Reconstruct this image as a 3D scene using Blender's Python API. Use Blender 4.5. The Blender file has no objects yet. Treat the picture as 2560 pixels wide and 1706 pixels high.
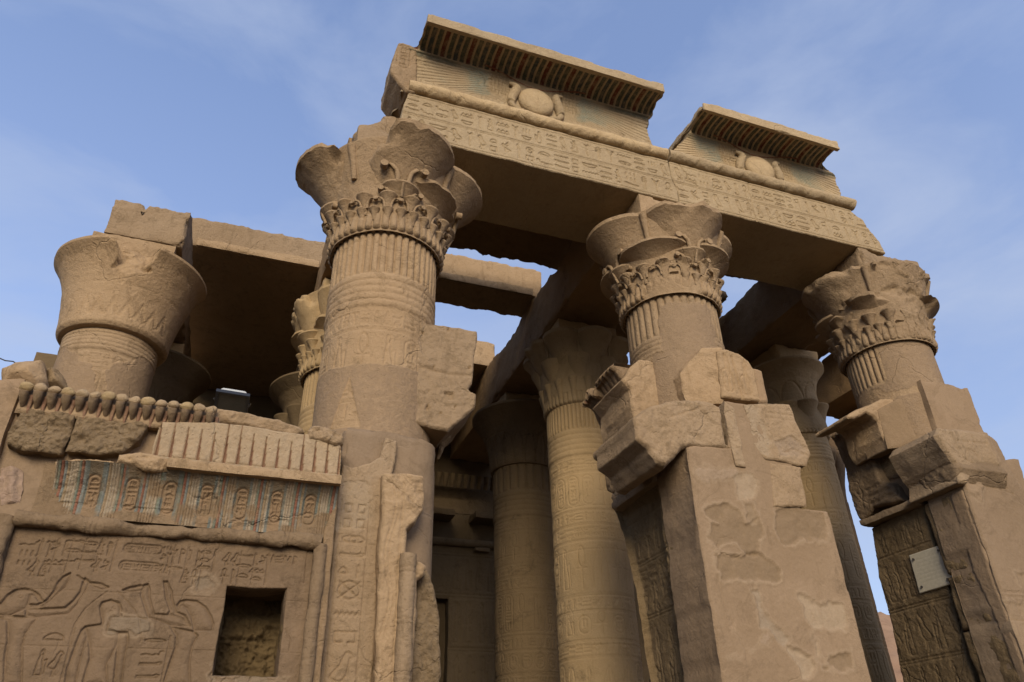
import bpy, math, random
import numpy as np
R_ = math.radians
# ------------------------------------------------------------------ camera, world, sun, exposure
CAMZ = 1.65
def _rot(yaw, pitch, roll):
    cy, sy = math.cos(yaw), math.sin(yaw); cp, sp = math.cos(pitch), math.sin(pitch); cr, sr = math.cos(roll), math.sin(roll)
    fwd = np.array([sy*cp, cy*cp, sp]); right = np.array([cy, -sy, 0.0]); up = np.cross(right, fwd)
    return np.stack([cr*right+sr*up, -sr*right+cr*up, fwd])
ROT = _rot(R_(20.66966463), R_(31.36081924), R_(-1.50499559))
FPX = 1843.0101390338282
LENS = FPX/2560*36
sc = bpy.context.scene
COL = sc.collection
cam_d = bpy.data.cameras.new('camera'); cam = bpy.data.objects.new('camera', cam_d); COL.objects.link(cam)
cam_d.sensor_width = 36; cam_d.sensor_fit = 'HORIZONTAL'; cam_d.lens = LENS; cam_d.clip_start = 0.1; cam_d.clip_end = 6000
from mathutils import Matrix, Vector
_r, _u, _f = ROT
cam.matrix_world = Matrix(((_r[0], _u[0], -_f[0], 0), (_r[1], _u[1], -_f[1], 0), (_r[2], _u[2], -_f[2], CAMZ), (0, 0, 0, 1)))
sc.camera = cam
SUN_EL, SUN_AZ = 24.0, -17.0      # azimuth measured from straight behind the photographer (-Y) towards +X
SKY_STR, SUN_STR, EXPO = 0.124, 1.75, 1.18
sc.view_settings.view_transform = 'Standard'; sc.view_settings.look = 'None'; sc.view_settings.gamma = 1
sc.view_settings.exposure = EXPO; sc.view_settings.use_curve_mapping = False
sc.cycles.diffuse_bounces = 3; sc.cycles.max_bounces = 5
w = bpy.data.worlds.new('World'); sc.world = w; w.use_nodes = True
nt = w.node_tree; nt.nodes.clear()
def N(t, **k):
    n = nt.nodes.new(t)
    for a, b in k.items(): setattr(n, a, b)
    return n
L = lambda a, b: nt.links.new(a, b)
sky = N('ShaderNodeTexSky', sky_type='NISHITA', sun_disc=False)
sky.sun_elevation = R_(SUN_EL); sky.sun_rotation = R_(180+SUN_AZ); sky.altitude = 100; sky.dust_density = .5; sky.air_density = 1.0; sky.ozone_density = 2.6
tc = N('ShaderNodeTexCoord'); mp = N('ShaderNodeMapping'); mp.inputs['Scale'].default_value = (1.0, 1.0, 2.6); mp.inputs['Rotation'].default_value = (0.25, 0.5, 0.4)
L(tc.outputs['Generated'], mp.inputs['Vector'])
ns = N('ShaderNodeTexNoise'); ns.inputs['Scale'].default_value = 3.0; ns.inputs['Detail'].default_value = 9; ns.inputs['Roughness'].default_value = .56; ns.inputs['Distortion'].default_value = .35
L(mp.outputs[0], ns.inputs['Vector'])
cr_ = N('ShaderNodeValToRGB'); cr_.color_ramp.elements[0].position = .44; cr_.color_ramp.elements[0].color = (0, 0, 0, 1); cr_.color_ramp.elements[1].position = .74; cr_.color_ramp.elements[1].color = (.55, .55, .55, 1)
L(ns.outputs['Fac'], cr_.inputs['Fac'])
sep = N('ShaderNodeSeparateXYZ'); L(tc.outputs['Generated'], sep.inputs[0])
hz = N('ShaderNodeMapRange'); hz.inputs['From Min'].default_value = .0; hz.inputs['From Max'].default_value = .75; hz.inputs['To Min'].default_value = .55; hz.inputs['To Max'].default_value = .0
L(sep.outputs['Z'], hz.inputs['Value'])
ad = N('ShaderNodeMath', operation='MAXIMUM'); L(cr_.outputs['Color'], ad.inputs[0]); 
ad2 = N('ShaderNodeMath', operation='ADD', use_clamp=True); L(cr_.outputs['Color'], ad2.inputs[0]); L(hz.outputs[0], ad2.inputs[1])
mx = N('ShaderNodeMixRGB'); mx.inputs['Color2'].default_value = (1.75, 2.05, 2.75, 1)
tint = N('ShaderNodeMixRGB', blend_type='MULTIPLY'); tint.inputs['Fac'].default_value = 1; tint.inputs['Color2'].default_value = (1.12, .98, 1.0, 1); L(sky.outputs[0], tint.inputs['Color1'])
L(ad2.outputs[0], mx.inputs['Fac']); evn = N('ShaderNodeMixRGB'); evn.inputs['Fac'].default_value = .45; evn.inputs['Color2'].default_value = (.96, 1.34, 2.32, 1); L(tint.outputs[0], evn.inputs['Color1']); L(evn.outputs[0], mx.inputs['Color1'])
bg = N('ShaderNodeBackground'); bg.inputs['Strength'].default_value = SKY_STR; L(mx.outputs[0], bg.inputs['Color'])
wo = N('ShaderNodeOutputWorld'); L(bg.outputs[0], wo.inputs['Surface'])
sd = bpy.data.lights.new('sun', 'SUN'); sun = bpy.data.objects.new('sun', sd); COL.objects.link(sun)
sd.energy = SUN_STR; sd.angle = R_(30); sd.color = (1.0, .88, .68)
_d = Vector((math.sin(R_(SUN_AZ))*math.cos(R_(SUN_EL)), -math.cos(R_(SUN_AZ))*math.cos(R_(SUN_EL)), math.sin(R_(SUN_EL))))
sun.rotation_euler = _d.to_track_quat('Z', 'Y').to_euler()

# ------------------------------------------------------------------ helpers: pixel -> point on a real plane (pixels of a 2353 x 1568 view)
def ray(x, y):
    x, y = x/.91914, y/.91914
    return ROT.T @ np.array([(x-1280)/FPX, -(y-853)/FPX, 1.0])
def onY(x, y, Y): d = ray(x, y); return np.array([0, 0, CAMZ])+d*(Y/d[1])
def onX(x, y, X): d = ray(x, y); return np.array([0, 0, CAMZ])+d*(X/d[0])
def zp(ox, oy, s, pts):                       # points read in an enlargement of the photograph
    return [((ox+px*s)*.91914, (oy+py*s)*.91914) for px, py in pts]
def polyY(pts, Y): return [(p[0], p[2]) for p in (onY(x, y, Y) for x, y in pts)]
def polyX(pts, X): return [(p[1], p[2]) for p in (onX(x, y, X) for x, y in pts)]

# ------------------------------------------------------------------ noise
def _h(ix, iy, iz, s):
    n = (ix.astype(np.int64)*374761393 + iy.astype(np.int64)*668265263 + iz.astype(np.int64)*2147483647 + s*1274126177) & 0xffffffff
    n = ((n ^ (n >> 13))*1274126177) & 0xffffffff
    n = ((n ^ (n >> 16))*2246822519) & 0xffffffff
    return ((n ^ (n >> 15)) & 0xffffff)/float(0x7fffff)-1.0
def vn(P, seed=0):
    f = np.floor(P); t = P-f; t = t*t*t*(t*(t*6-15)+10); f = f.astype(np.int64)
    x, y, z = f[..., 0], f[..., 1], f[..., 2]; tx, ty, tz = t[..., 0], t[..., 1], t[..., 2]
    def e(a, b, c): return _h(x+a, y+b, z+c, seed)
    def l(a, b, q): return a+(b-a)*q
    return l(l(l(e(0,0,0), e(1,0,0), tx), l(e(0,1,0), e(1,1,0), tx), ty), l(l(e(0,0,1), e(1,0,1), tx), l(e(0,1,1), e(1,1,1), tx), ty), tz)
def fbm(P, sc_=1.0, oc=4, seed=0, g=.5):
    P = np.asarray(P, float)*sc_; a = 1.0; r = 0
    for i in range(oc):
        r = r+a*vn(P+17.3*i, seed+i*7); P = P*2.03; a *= g
    return r
def ss(a, b, x): t = np.clip((x-a)/(b-a), 0, 1); return t*t*(3-2*t)

# ------------------------------------------------------------------ mesh collector
class MB:
    def __init__(s): s.v = []; s.q = []; s.c = []; s.n = 0; s.smooth = []
    def add(s, V, Q, C=None, smooth=True):
        V = np.asarray(V, float).reshape(-1, 3); Q = np.asarray(Q, np.int64).reshape(-1, 4)
        if C is None: C = np.zeros((len(V), 4))
        else:
            C = np.asarray(C, float)
            if C.ndim == 1: C = np.tile(C, (len(V), 1))
            C = C.reshape(-1, 4)
        s.v.append(V); s.q.append(Q+s.n); s.c.append(C); s.smooth.append(np.full(len(Q), smooth)); s.n += len(V)
    def grid(s, P, C=None, wu=False, wv=False, mask=None, smooth=True):
        P = np.asarray(P); a, b = P.shape[:2]; I = np.arange(a*b).reshape(a, b)
        if wu: I = np.concatenate([I, I[:1]], 0)
        if wv: I = np.concatenate([I, I[:, :1]], 1)
        Q = np.stack([I[:-1, :-1], I[1:, :-1], I[1:, 1:], I[:-1, 1:]], -1)
        Q = Q.reshape(-1, 4) if mask is None else Q[mask]
        s.add(P.reshape(-1, 3), Q, C, smooth)
    def build(s, name, mat, parent=None):
        V = np.concatenate(s.v); Q = np.concatenate(s.q); C = np.concatenate(s.c); S = np.concatenate(s.smooth)
        me = bpy.data.meshes.new(name)
        me.vertices.add(len(V)); me.vertices.foreach_set('co', V.astype(np.float32).ravel())
        tri = Q[:, 3] == Q[:, 2]
        ln = np.where(tri, 3, 4); st = np.concatenate([[0], np.cumsum(ln)[:-1]])
        lv = Q[np.stack([np.ones_like(tri)]*3+[~tri], 1)]
        me.loops.add(len(lv)); me.loops.foreach_set('vertex_index', lv.astype(np.int32))
        me.polygons.add(len(Q)); me.polygons.foreach_set('loop_start', st.astype(np.int32)); me.polygons.foreach_set('loop_total', ln.astype(np.int32))
        me.polygons.foreach_set('use_smooth', S)
        at = me.attributes.new('pig', 'FLOAT_COLOR', 'POINT'); at.data.foreach_set('color', C.astype(np.float32).ravel())
        me.update(calc_edges=True); me.validate()
        if mat: me.materials.append(mat)
        o = bpy.data.objects.new(name, me); COL.objects.link(o)
        if parent is not None:
            o.parent = parent; o.matrix_parent_inverse = Matrix.Translation(-Vector(parent.location))
        return o
def thing(name, label, cat, loc=(0, 0, 0), group=None):
    o = bpy.data.objects.new(name, None); COL.objects.link(o); o.location = loc; o.empty_display_size = .2
    o['label'] = label; o['category'] = cat; o['kind'] = 'thing'
    if group: o['group'] = group
    return o
def tag(o, label, cat, group=None):
    o['label'] = label; o['category'] = cat; o['kind'] = 'thing'
    if group: o['group'] = group
    return o

# ------------------------------------------------------------------ masonry pieces
def rbox(mb, x0, x1, y0, y1, z0, z1, res=.12, amp=.012, chip=.06, warp=None, C=None, sc_=2.2, seed=0, skip='', maxn=160, crad=.22):
    """weathered block: six face grids, edges rounded and chipped by noise"""
    lo = np.array([x0, y0, z0], float); hi = np.array([x1, y1, z1], float); ext = hi-lo
    n = [int(min(maxn, max(2, round(e/res)))) for e in ext]
    for ax in range(3):
        a, b = [i for i in range(3) if i != ax]
        for side in (0, 1):
            if '%s%d' % ('xyz'[ax], side) in skip: continue
            ua = np.linspace(0, 1, n[a]+1); ub = np.linspace(0, 1, n[b]+1)
            if ext[a] > .3: ua = (ua+0)*1
            A, B = np.meshgrid(ua, ub, indexing='ij')
            P = np.zeros(A.shape+(3,)); P[..., a] = lo[a]+A*ext[a]; P[..., b] = lo[b]+B*ext[b]; P[..., ax] = hi[ax] if side else lo[ax]
            D = np.sort(np.minimum(P-lo, hi-P), axis=-1)
            de = D[..., 1]                                   # distance to the nearest edge
            nz = fbm(P, sc_, 5, seed, .6); c1 = chip*(.16+1.3*np.clip(fbm(P, 1.9, 5, seed+31, .62)-.02, 0, 2))
            k = np.clip(1-de/(c1+1e-6), 0, 1); k = k*k*c1*.55
            cen = np.clip(P, lo+ext*.5-np.maximum(ext*.5-.5*crad, 0), hi-(ext*.5-np.maximum(ext*.5-.5*crad, 0)))
            dirv = np.where(np.abs(P-lo) < 1e-9, 1.0, 0)-np.where(np.abs(hi-P) < 1e-9, 1.0, 0)
            near = np.where((P-lo) < c1[..., None], 1.0, 0)-np.where((hi-P) < c1[..., None], 1.0, 0)
            P2 = P+near*k[..., None]
            for i in range(3):
                wgt = np.exp(-np.minimum(P[..., i]-lo[i], hi[i]-P[..., i])/.15)
                P2[..., i] += amp*nz*wgt*np.where(P[..., i]-lo[i] < hi[i]-P[..., i], -1, 1)
            if warp: P2 = warp(P2)
            cc = C(P2) if callable(C) else C
            mb.grid(P2, cc)
def ngon_sub(poly, step, jag, seed):
    poly = np.array(poly, float); out = []
    for i in range(len(poly)):
        a, b = poly[i], poly[(i+1) % len(poly)]; m = max(1, int(np.linalg.norm(b-a)/step))
        for k in range(m): out.append(a+(b-a)*k/m)
    out = np.array(out)
    if jag > 0:
        q = np.c_[out, np.zeros(len(out))]
        out = out+jag*np.stack([fbm(q, 4.0, 4, seed), fbm(q, 4.0, 4, seed+50)], 1)
    return out
def poly_sd(pts, poly):
    """distance to polygon outline (positive inside) and nearest outline point"""
    n = len(poly); best = np.full(len(pts), 1e9); near = np.zeros_like(pts); ins = np.zeros(len(pts), bool)
    for i in range(n):
        a, b = poly[i], poly[(i+1) % n]; ab = b-a; t = np.clip(((pts-a)@ab)/(ab@ab+1e-12), 0, 1)
        q = a+t[:, None]*ab; d = np.hypot(*(pts-q).T); m = d < best; best[m] = d[m]; near[m] = q[m]
        c = (a[1] > pts[:, 1]) != (b[1] > pts[:, 1])
        xi = a[0]+(pts[:, 1]-a[1])*(b[0]-a[0])/(b[1]-a[1]+1e-15); ins ^= c & (pts[:, 0] < xi)
    return np.where(ins, best, -best), near
def frame(axis, pos):
    if axis == 'Y': return lambda u, v, h: np.stack([u, pos-h, v], -1)          # faces -Y, h towards the camera
    if axis == 'X': return lambda u, v, h: np.stack([pos-h, u, v], -1)          # faces -X
    if axis == 'Xp': return lambda u, v, h: np.stack([pos+h, u, v], -1)
    if axis == 'Zd': return lambda u, v, h: np.stack([u, v, pos-h], -1)
def slab(mb, poly, axis, pos, depth, res=.05, rnd=.05, amp=.012, nsc=3.0, jag=.0, hf=None, C=None, seed=0, holes=None, bulge=0, side_amp=.02, back=False, g=.5):
    """traced outline with thickness: displaced front, rough sides"""
    fr = frame(axis, pos) if isinstance(axis, str) else axis
    poly = ngon_sub(poly, max(res*.9, .01), jag, seed)
    lo = poly.min(0)-res; hi = poly.max(0)+res
    u = np.arange(lo[0], hi[0]+res, res); v = np.arange(lo[1], hi[1]+res, res)
    U, V = np.meshgrid(u, v, indexing='ij')
    mg_ = rnd*1.1+3*res if not bulge else 1e3
    best = np.full(U.shape, mg_); near = np.zeros(U.shape+(2,)); ins = np.ones(U.shape, bool)
    def outline(pl):
        i_ = np.zeros(U.shape, bool)
        for k in range(len(pl)):
            a, b_ = pl[k], pl[(k+1) % len(pl)]; ab = b_-a
            i0, i1 = np.searchsorted(u, (min(a[0], b_[0])-mg_, max(a[0], b_[0])+mg_)); j0, j1 = np.searchsorted(v, (min(a[1], b_[1])-mg_, max(a[1], b_[1])+mg_))
            X, Y = U[i0:i1, j0:j1], V[i0:i1, j0:j1]
            t_ = np.clip(((X-a[0])*ab[0]+(Y-a[1])*ab[1])/(ab@ab+1e-12), 0, 1); qx, qy = a[0]+t_*ab[0], a[1]+t_*ab[1]; d_ = np.hypot(X-qx, Y-qy)
            bb = best[i0:i1, j0:j1]; m_ = d_ < bb; bb[m_] = d_[m_]; nn = near[i0:i1, j0:j1]; nn[m_, 0] = qx[m_]; nn[m_, 1] = qy[m_]
            j0, j1 = np.searchsorted(v, (min(a[1], b_[1]), max(a[1], b_[1])), side='left')
            if j1 > j0: xi = a[0]+(v[j0:j1]-a[1])*ab[0]/(ab[1]+1e-15); i_[:, j0:j1] ^= u[:, None] < xi[None, :]
        return i_
    ins &= outline(poly)
    for hp in holes or []: ins &= ~outline(ngon_sub(hp, res*.9, .007, seed))
    S = np.where(ins, best, -best)
    cell = (S[:-1, :-1]+S[1:, :-1]+S[1:, 1:]+S[:-1, 1:]) > 0
    if not cell.any(): return
    cnt = np.zeros(U.shape, int)
    for a, b in ((0, 0), (1, 0), (1, 1), (0, 1)): cnt[a:a+cell.shape[0], b:b+cell.shape[1]] += cell
    used = cnt > 0; bnd = used & (cnt < 4)
    bnd[0, :] |= used[0, :]; bnd[-1, :] |= used[-1, :]; bnd[:, 0] |= used[:, 0]; bnd[:, -1] |= used[:, -1]
    nr = near; U = np.where(bnd, nr[..., 0], U); V = np.where(bnd, nr[..., 1], V)
    d = np.where(bnd, 0, np.clip(S, 0, None)); t = np.clip(d/rnd, 0, 1)
    drop = rnd*(1-np.sqrt(np.clip(1-(1-t)**2, 0, 1)))
    P0 = fr(U, V, np.zeros_like(U))
    h = -drop+amp*fbm(P0, nsc, 5, seed, g)+amp*.28*fbm(P0, nsc*6.3, 3, seed+2, .6)
    if bulge: h = h+bulge*ss(0, np.sqrt(np.abs(d).max()**2+1e-9), d)
    if hf is not None: h = h+hf(U, V)*np.clip(t*1.5, 0, 1)
    P = fr(U, V, h)
    idx = -np.ones(U.shape, int); idx[used] = np.arange(used.sum())
    Q = np.stack([idx[:-1, :-1][cell], idx[1:, :-1][cell], idx[1:, 1:][cell], idx[:-1, 1:][cell]], 1)
    cc = np.zeros(U.shape+(4,))
    if C is not None: cc = C(U, V) if callable(C) else np.broadcast_to(np.array(C, float), cc.shape)
    mb.add(P[used], Q, cc[used])
    # sides
    E = []
    ci, cj = np.nonzero(cell); cp = np.pad(cell, 1)
    for (di, dj, a, b) in ((0, -1, (0, 0), (1, 0)), (1, 0, (1, 0), (1, 1)), (0, 1, (1, 1), (0, 1)), (-1, 0, (0, 1), (0, 0))):
        m = ~cp[ci+1+di, cj+1+dj]
        E.append(np.stack([idx[ci[m]+a[0], cj[m]+a[1]], idx[ci[m]+b[0], cj[m]+b[1]]], 1))
    E = np.concatenate(E); ids = np.unique(E); mpx = -np.ones(used.sum(), int); mpx[ids] = np.arange(len(ids)); E = mpx[E]
    Ub, Vb, hb, cb = U[used][ids], V[used][ids], h[used][ids], cc[used][ids]
    ns_ = max(2, int(min(14, depth/max(res*1.5, .05)))); ring = []
    for k in range(ns_+1):
        f = k/ns_; H = hb*(1-f)-depth*f
        q = fr(Ub, Vb, H); a_ = side_amp*min(1, k)
        ring.append(fr(Ub+a_*fbm(q, nsc, 4, seed+5), Vb+a_*fbm(q, nsc, 4, seed+9), H))
    ring = np.array(ring); n = len(ids); Qs = []
    for k in range(ns_): Qs.append(np.stack([E[:, 0]+k*n, E[:, 1]+k*n, E[:, 1]+(k+1)*n, E[:, 0]+(k+1)*n], 1))
    mb.add(ring.reshape(-1, 3), np.concatenate(Qs), np.tile(cb, (ns_+1, 1)))
    if back: mb.add(fr(U, V, np.full(U.shape, -depth))[used], Q, cc[used])
def tube(mb, pts, r, n=10, C=None, rf=None, cap=True, amp=0, seed=0):
    pts = np.array(pts, float); T = np.gradient(pts, axis=0); T /= np.linalg.norm(T, axis=1)[:, None]+1e-12
    ref = np.array([0, 0, 1.0]) if abs(T[0][2]) < .9 else np.array([1.0, 0, 0])
    A = np.cross(T, ref); A /= np.linalg.norm(A, axis=1)[:, None]+1e-12; B = np.cross(T, A)
    th = np.linspace(0, 2*np.pi, n, endpoint=False); rr = np.broadcast_to(r, len(pts)) if np.ndim(r) < 2 else r
    rad = rr[:, None]*np.ones(n)
    if rf is not None: rad = rf(np.arange(len(pts))[:, None]/(len(pts)-1), th[None, :], rad)
    P = pts[:, None]+rad[..., None]*(np.cos(th)[None, :, None]*A[:, None]+np.sin(th)[None, :, None]*B[:, None])
    if amp: P = P+amp*np.stack([fbm(P, 5, 3, seed+i) for i in range(3)], -1)
    mb.grid(P, C, wv=True)
    if cap:
        for k in (0, -1):
            c = P[k].mean(0); mb.grid(np.stack([P[k], np.broadcast_to(c, P[k].shape)]), C, wv=True)

# ------------------------------------------------------------------ carving raster (hieroglyphs and figures as grooves)
def arc(cx, cy, rx, ry, a0=0, a1=360, n=14):
    a = np.radians(np.linspace(a0, a1, n)); return [(cx+rx*math.cos(t), cy+ry*math.sin(t)) for t in a]
GL = {
 'reed': [[(.5, 0), (.5, .95), (.62, .9), (.72, .7), (.7, .45), (.52, .3)]],
 'water': [[(0, .45), (.1, .6), (.2, .42), (.3, .6), (.4, .42), (.5, .6), (.6, .42), (.7, .6), (.8, .42), (.9, .6), (1, .45)]],
 'bird': [[(.05, .35), (.2, .5), (.4, .62), (.5, .8), (.62, .92), (.76, .9), (.88, .8), (.76, .78), (.72, .6), (.66, .4), (.5, .28), (.3, .28), (.05, .35)], [(.45, .28), (.45, .02), (.58, .02)], [(.55, .3), (.58, .12), (.7, .06)]],
 'owl': [[(.1, .1), (.25, .45), (.35, .75), (.45, .95), (.7, .97), (.78, .8), (.72, .55), (.62, .3), (.45, .2), (.1, .1)], [(.5, .2), (.5, .02), (.65, .02)], arc(.6, .82, .06, .06)],
 'ankh': [arc(.5, .74, .2, .24), [(.5, .5), (.5, 0)], [(.2, .47), (.8, .47)]],
 'disc': [arc(.5, .5, .36, .36), arc(.5, .5, .1, .1)],
 'eye': [arc(.5, .5, .45, .22, 0, 180), arc(.5, .5, .45, .2, 180, 360), arc(.5, .5, .14, .16)],
 'mouth': [arc(.5, .45, .48, .2, 0, 180), arc(.5, .5, .48, .16, 180, 360)],
 'loaf': [arc(.5, .25, .35, .45, 0, 180)+[(.15, .25), (.85, .25)]],
 'basket': [arc(.5, .65, .46, .5, 180, 360)+[(.96, .65), (.04, .65)]],
 'man': [arc(.48, .85, .1, .11), [(.4, .74), (.25, .4), (.2, .05), (.75, .05), (.78, .3), (.55, .3), (.55, .62), (.8, .75)], [(.42, .45), (.7, .48)]],
 'god': [arc(.5, .86, .09, .1), [(.42, .75), (.35, .5), (.32, .05), (.7, .05), (.7, .32), (.62, .5), (.58, .74)], [(.6, .55), (.85, .62), (.85, .1)]],
 'snake': [[(0, .2), (.25, .3), (.45, .18), (.65, .3), (.8, .25), (.84, .6), (.95, .7), (1, .6)]],
 'feather': [[(.45, 0), (.4, .6), (.5, .9), (.62, .98), (.66, .85), (.55, .7), (.55, 0)]],
 'was': [[(.4, 0), (.5, .08), (.5, .85), (.3, .95), (.2, .85)], [(.5, .85), (.7, .9)]],
 'djed': [[(.42, 0), (.42, .95)], [(.58, 0), (.58, .95)], [(.25, .6), (.75, .6)], [(.25, .72), (.75, .72)], [(.25, .84), (.75, .84)]],
 'house': [[(.1, .2), (.1, .8), (.9, .8), (.9, .2), (.62, .2)], [(.1, .2), (.38, .2)]],
 'leg': [[(.4, .95), (.4, .12), (.75, .12), (.75, 0), (.3, 0)], [(.4, .95), (.55, .95), (.55, .2)]],
 'arm': [[(0, .6), (.7, .62), (.85, .75), (1, .7), (.95, .5), (.7, .45), (0, .42), (0, .6)]],
 'stool': [[(.18, .18), (.82, .18), (.82, .82), (.18, .82), (.18, .18)]],
 'strokes': [[(.2, .2), (.2, .8)], [(.5, .2), (.5, .8)], [(.8, .2), (.8, .8)]],
 'hill': [[(0, .2), (.15, .75), (.3, .4), (.5, .75), (.68, .4), (.85, .75), (1, .2), (0, .2)]],
 'flag': [[(.4, 0), (.4, 1), (.85, .88), (.85, .7), (.4, .66)]],
 'lotus': [[(.5, 0), (.5, .5), (.15, .95), (.5, .8), (.85, .95), (.5, .5)]],
 'cross': [[(.1, .1), (.9, .9)], [(.1, .9), (.9, .1)], arc(.5, .5, .42, .42)],
 'bee': [[(.1, .3), (.4, .42), (.7, .5), (.9, .65), (.8, .75), (.6, .66), (.35, .9), (.3, .7), (.5, .6)], [(.4, .42), (.35, .2)], [(.6, .45), (.6, .2)]],
}
TALL = ['reed', 'bird', 'owl', 'ankh', 'man', 'god', 'feather', 'was', 'djed', 'leg', 'flag', 'lotus', 'bird', 'man', 'bee']
FLAT = ['water', 'eye', 'mouth', 'basket', 'snake', 'arm', 'hill', 'loaf', 'strokes']
SQ = ['disc', 'loaf', 'stool', 'house', 'cross', 'disc']
class Carve:
    def fill(s, poly, dp, soft):
        """sunk-relief body: deep along the inside of its outline, swelling back to the surface"""
        p = np.array(poly, float); i0, j0 = [int(max(0, (m-o)*s.p)) for m, o in zip(p.min(0), (s.u0, s.v0))]; i1, j1 = [int(min(n_, (m-o)*s.p+2)) for m, o, n_ in zip(p.max(0), (s.u0, s.v0), (s.nu, s.nv))]
        if i1 <= i0 or j1 <= j0: return
        X, Y = np.mgrid[i0:i1, j0:j1]; q = np.stack([X.ravel()/s.p+s.u0, Y.ravel()/s.p+s.v0], 1); d, _ = poly_sd(q, p); d = d.reshape(X.shape)
        h = -dp*np.exp(-np.clip(d, 0, None)/soft)*ss(-.004, .004, d); s.H[i0:i1, j0:j1] = np.minimum(s.H[i0:i1, j0:j1], h)
    def __init__(s, u0, u1, v0, v1, ppm=90):
        s.u0, s.v0, s.p = u0, v0, ppm; s.nu, s.nv = int((u1-u0)*ppm)+2, int((v1-v0)*ppm)+2; s.H = np.zeros((s.nu, s.nv))
    def line(s, pts, wd, dp):
        w_ = wd*s.p
        for (a, b), (c, d) in zip(pts[:-1], pts[1:]):
            a, c = (a-s.u0)*s.p, (c-s.u0)*s.p; b, d = (b-s.v0)*s.p, (d-s.v0)*s.p
            i0, i1 = int(max(0, min(a, c)-w_*2-1)), int(min(s.nu, max(a, c)+w_*2+2)); j0, j1 = int(max(0, min(b, d)-w_*2-1)), int(min(s.nv, max(b, d)+w_*2+2))
            if i1 <= i0 or j1 <= j0: continue
            X, Y = np.mgrid[i0:i1, j0:j1]; dx, dy = c-a, d-b
            t = np.clip(((X-a)*dx+(Y-b)*dy)/(dx*dx+dy*dy+1e-9), 0, 1)
            ds = np.hypot(X-a-t*dx, Y-b-t*dy)
            s.H[i0:i1, j0:j1] = np.minimum(s.H[i0:i1, j0:j1], -dp*np.exp(-(ds/w_)**2*1.2))
    def glyph(s, g, x, y, wx, wy, wd, dp, flip=False):
        for st in GL[g]: s.line([(x+(1-p if flip else p)*wx, y+q*wy) for p, q in st], wd, dp)
    def row(s, u0, u1, v0, v1, wd, dp, rnd, flip=False):
        h = v1-v0; x = u0
        while x < u1-h*.3:
            k = rnd.random()
            if k < .5:
                ww = h*rnd.uniform(.42, .62); s.glyph(rnd.choice(TALL), x, v0+.06*h, ww, h*.88, wd, dp, flip)
            elif k < .85:
                ww = h*rnd.uniform(.55, .85); n = rnd.choice((2, 2, 3))
                for i in range(n): s.glyph(rnd.choice(FLAT), x, v0+h*(i+.08)/n, ww, h*.8/n, wd, dp, flip)
            else:
                ww = h*.45
                for i in range(2): s.glyph(rnd.choice(SQ), x, v0+h*(i+.05)/2, ww, h*.42, wd, dp, flip)
            x += ww+h*.12
    def column(s, u0, u1, v0, v1, wd, dp, rnd):
        w0 = u1-u0; y = v1
        while y > v0+w0*.4:
            k = rnd.random()
            if k < .45:
                hh = w0*rnd.uniform(.75, 1.0); s.glyph(rnd.choice(TALL), u0+w0*.05, y-hh, w0*.5, hh*.9, wd, dp); s.glyph(rnd.choice(TALL), u0+w0*.52, y-hh, w0*.45, hh*.9, wd, dp)
            else:
                hh = w0*rnd.uniform(.35, .5); s.glyph(rnd.choice(FLAT), u0+w0*.08, y-hh, w0*.84, hh*.9, wd, dp)
            y -= hh+w0*.08
    def cartouche(s, x0, x1, y0, y1, wd, dp, rnd, fill=True):
        if (y1-y0) > (x1-x0):
            r = (x1-x0)/2; xc = (x0+x1)/2
            s.line(arc(xc, y1-r, r, r, 0, 180)+arc(xc, y0+r, r, r, 180, 360)+[(x1, y1-r)], wd, dp)
            if fill: s.column(x0+r*.35, x1-r*.35, y0+r*.5, y1-r*.4, wd, dp, rnd)
        else:
            r = (y1-y0)/2; yc = (y0+y1)/2
            s.line(arc(x1-r, yc, r, r, -90, 90)+arc(x0+r, yc, r, r, 90, 270)+[(x1-r, y0)], wd, dp)
            if fill: s.row(x0+r*.5, x1-r*.4, y0+r*.35, y1-r*.35, wd, dp, rnd)
    def __call__(s, U, V):
        x = np.clip((U-s.u0)*s.p, 0, s.nu-1.001); y = np.clip((V-s.v0)*s.p, 0, s.nv-1.001)
        i, j = x.astype(int), y.astype(int); fx, fy = x-i, y-j; H = s.H
        return (H[i, j]*(1-fx)+H[i+1, j]*fx)*(1-fy)+(H[i, j+1]*(1-fx)+H[i+1, j+1]*fx)*fy

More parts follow.
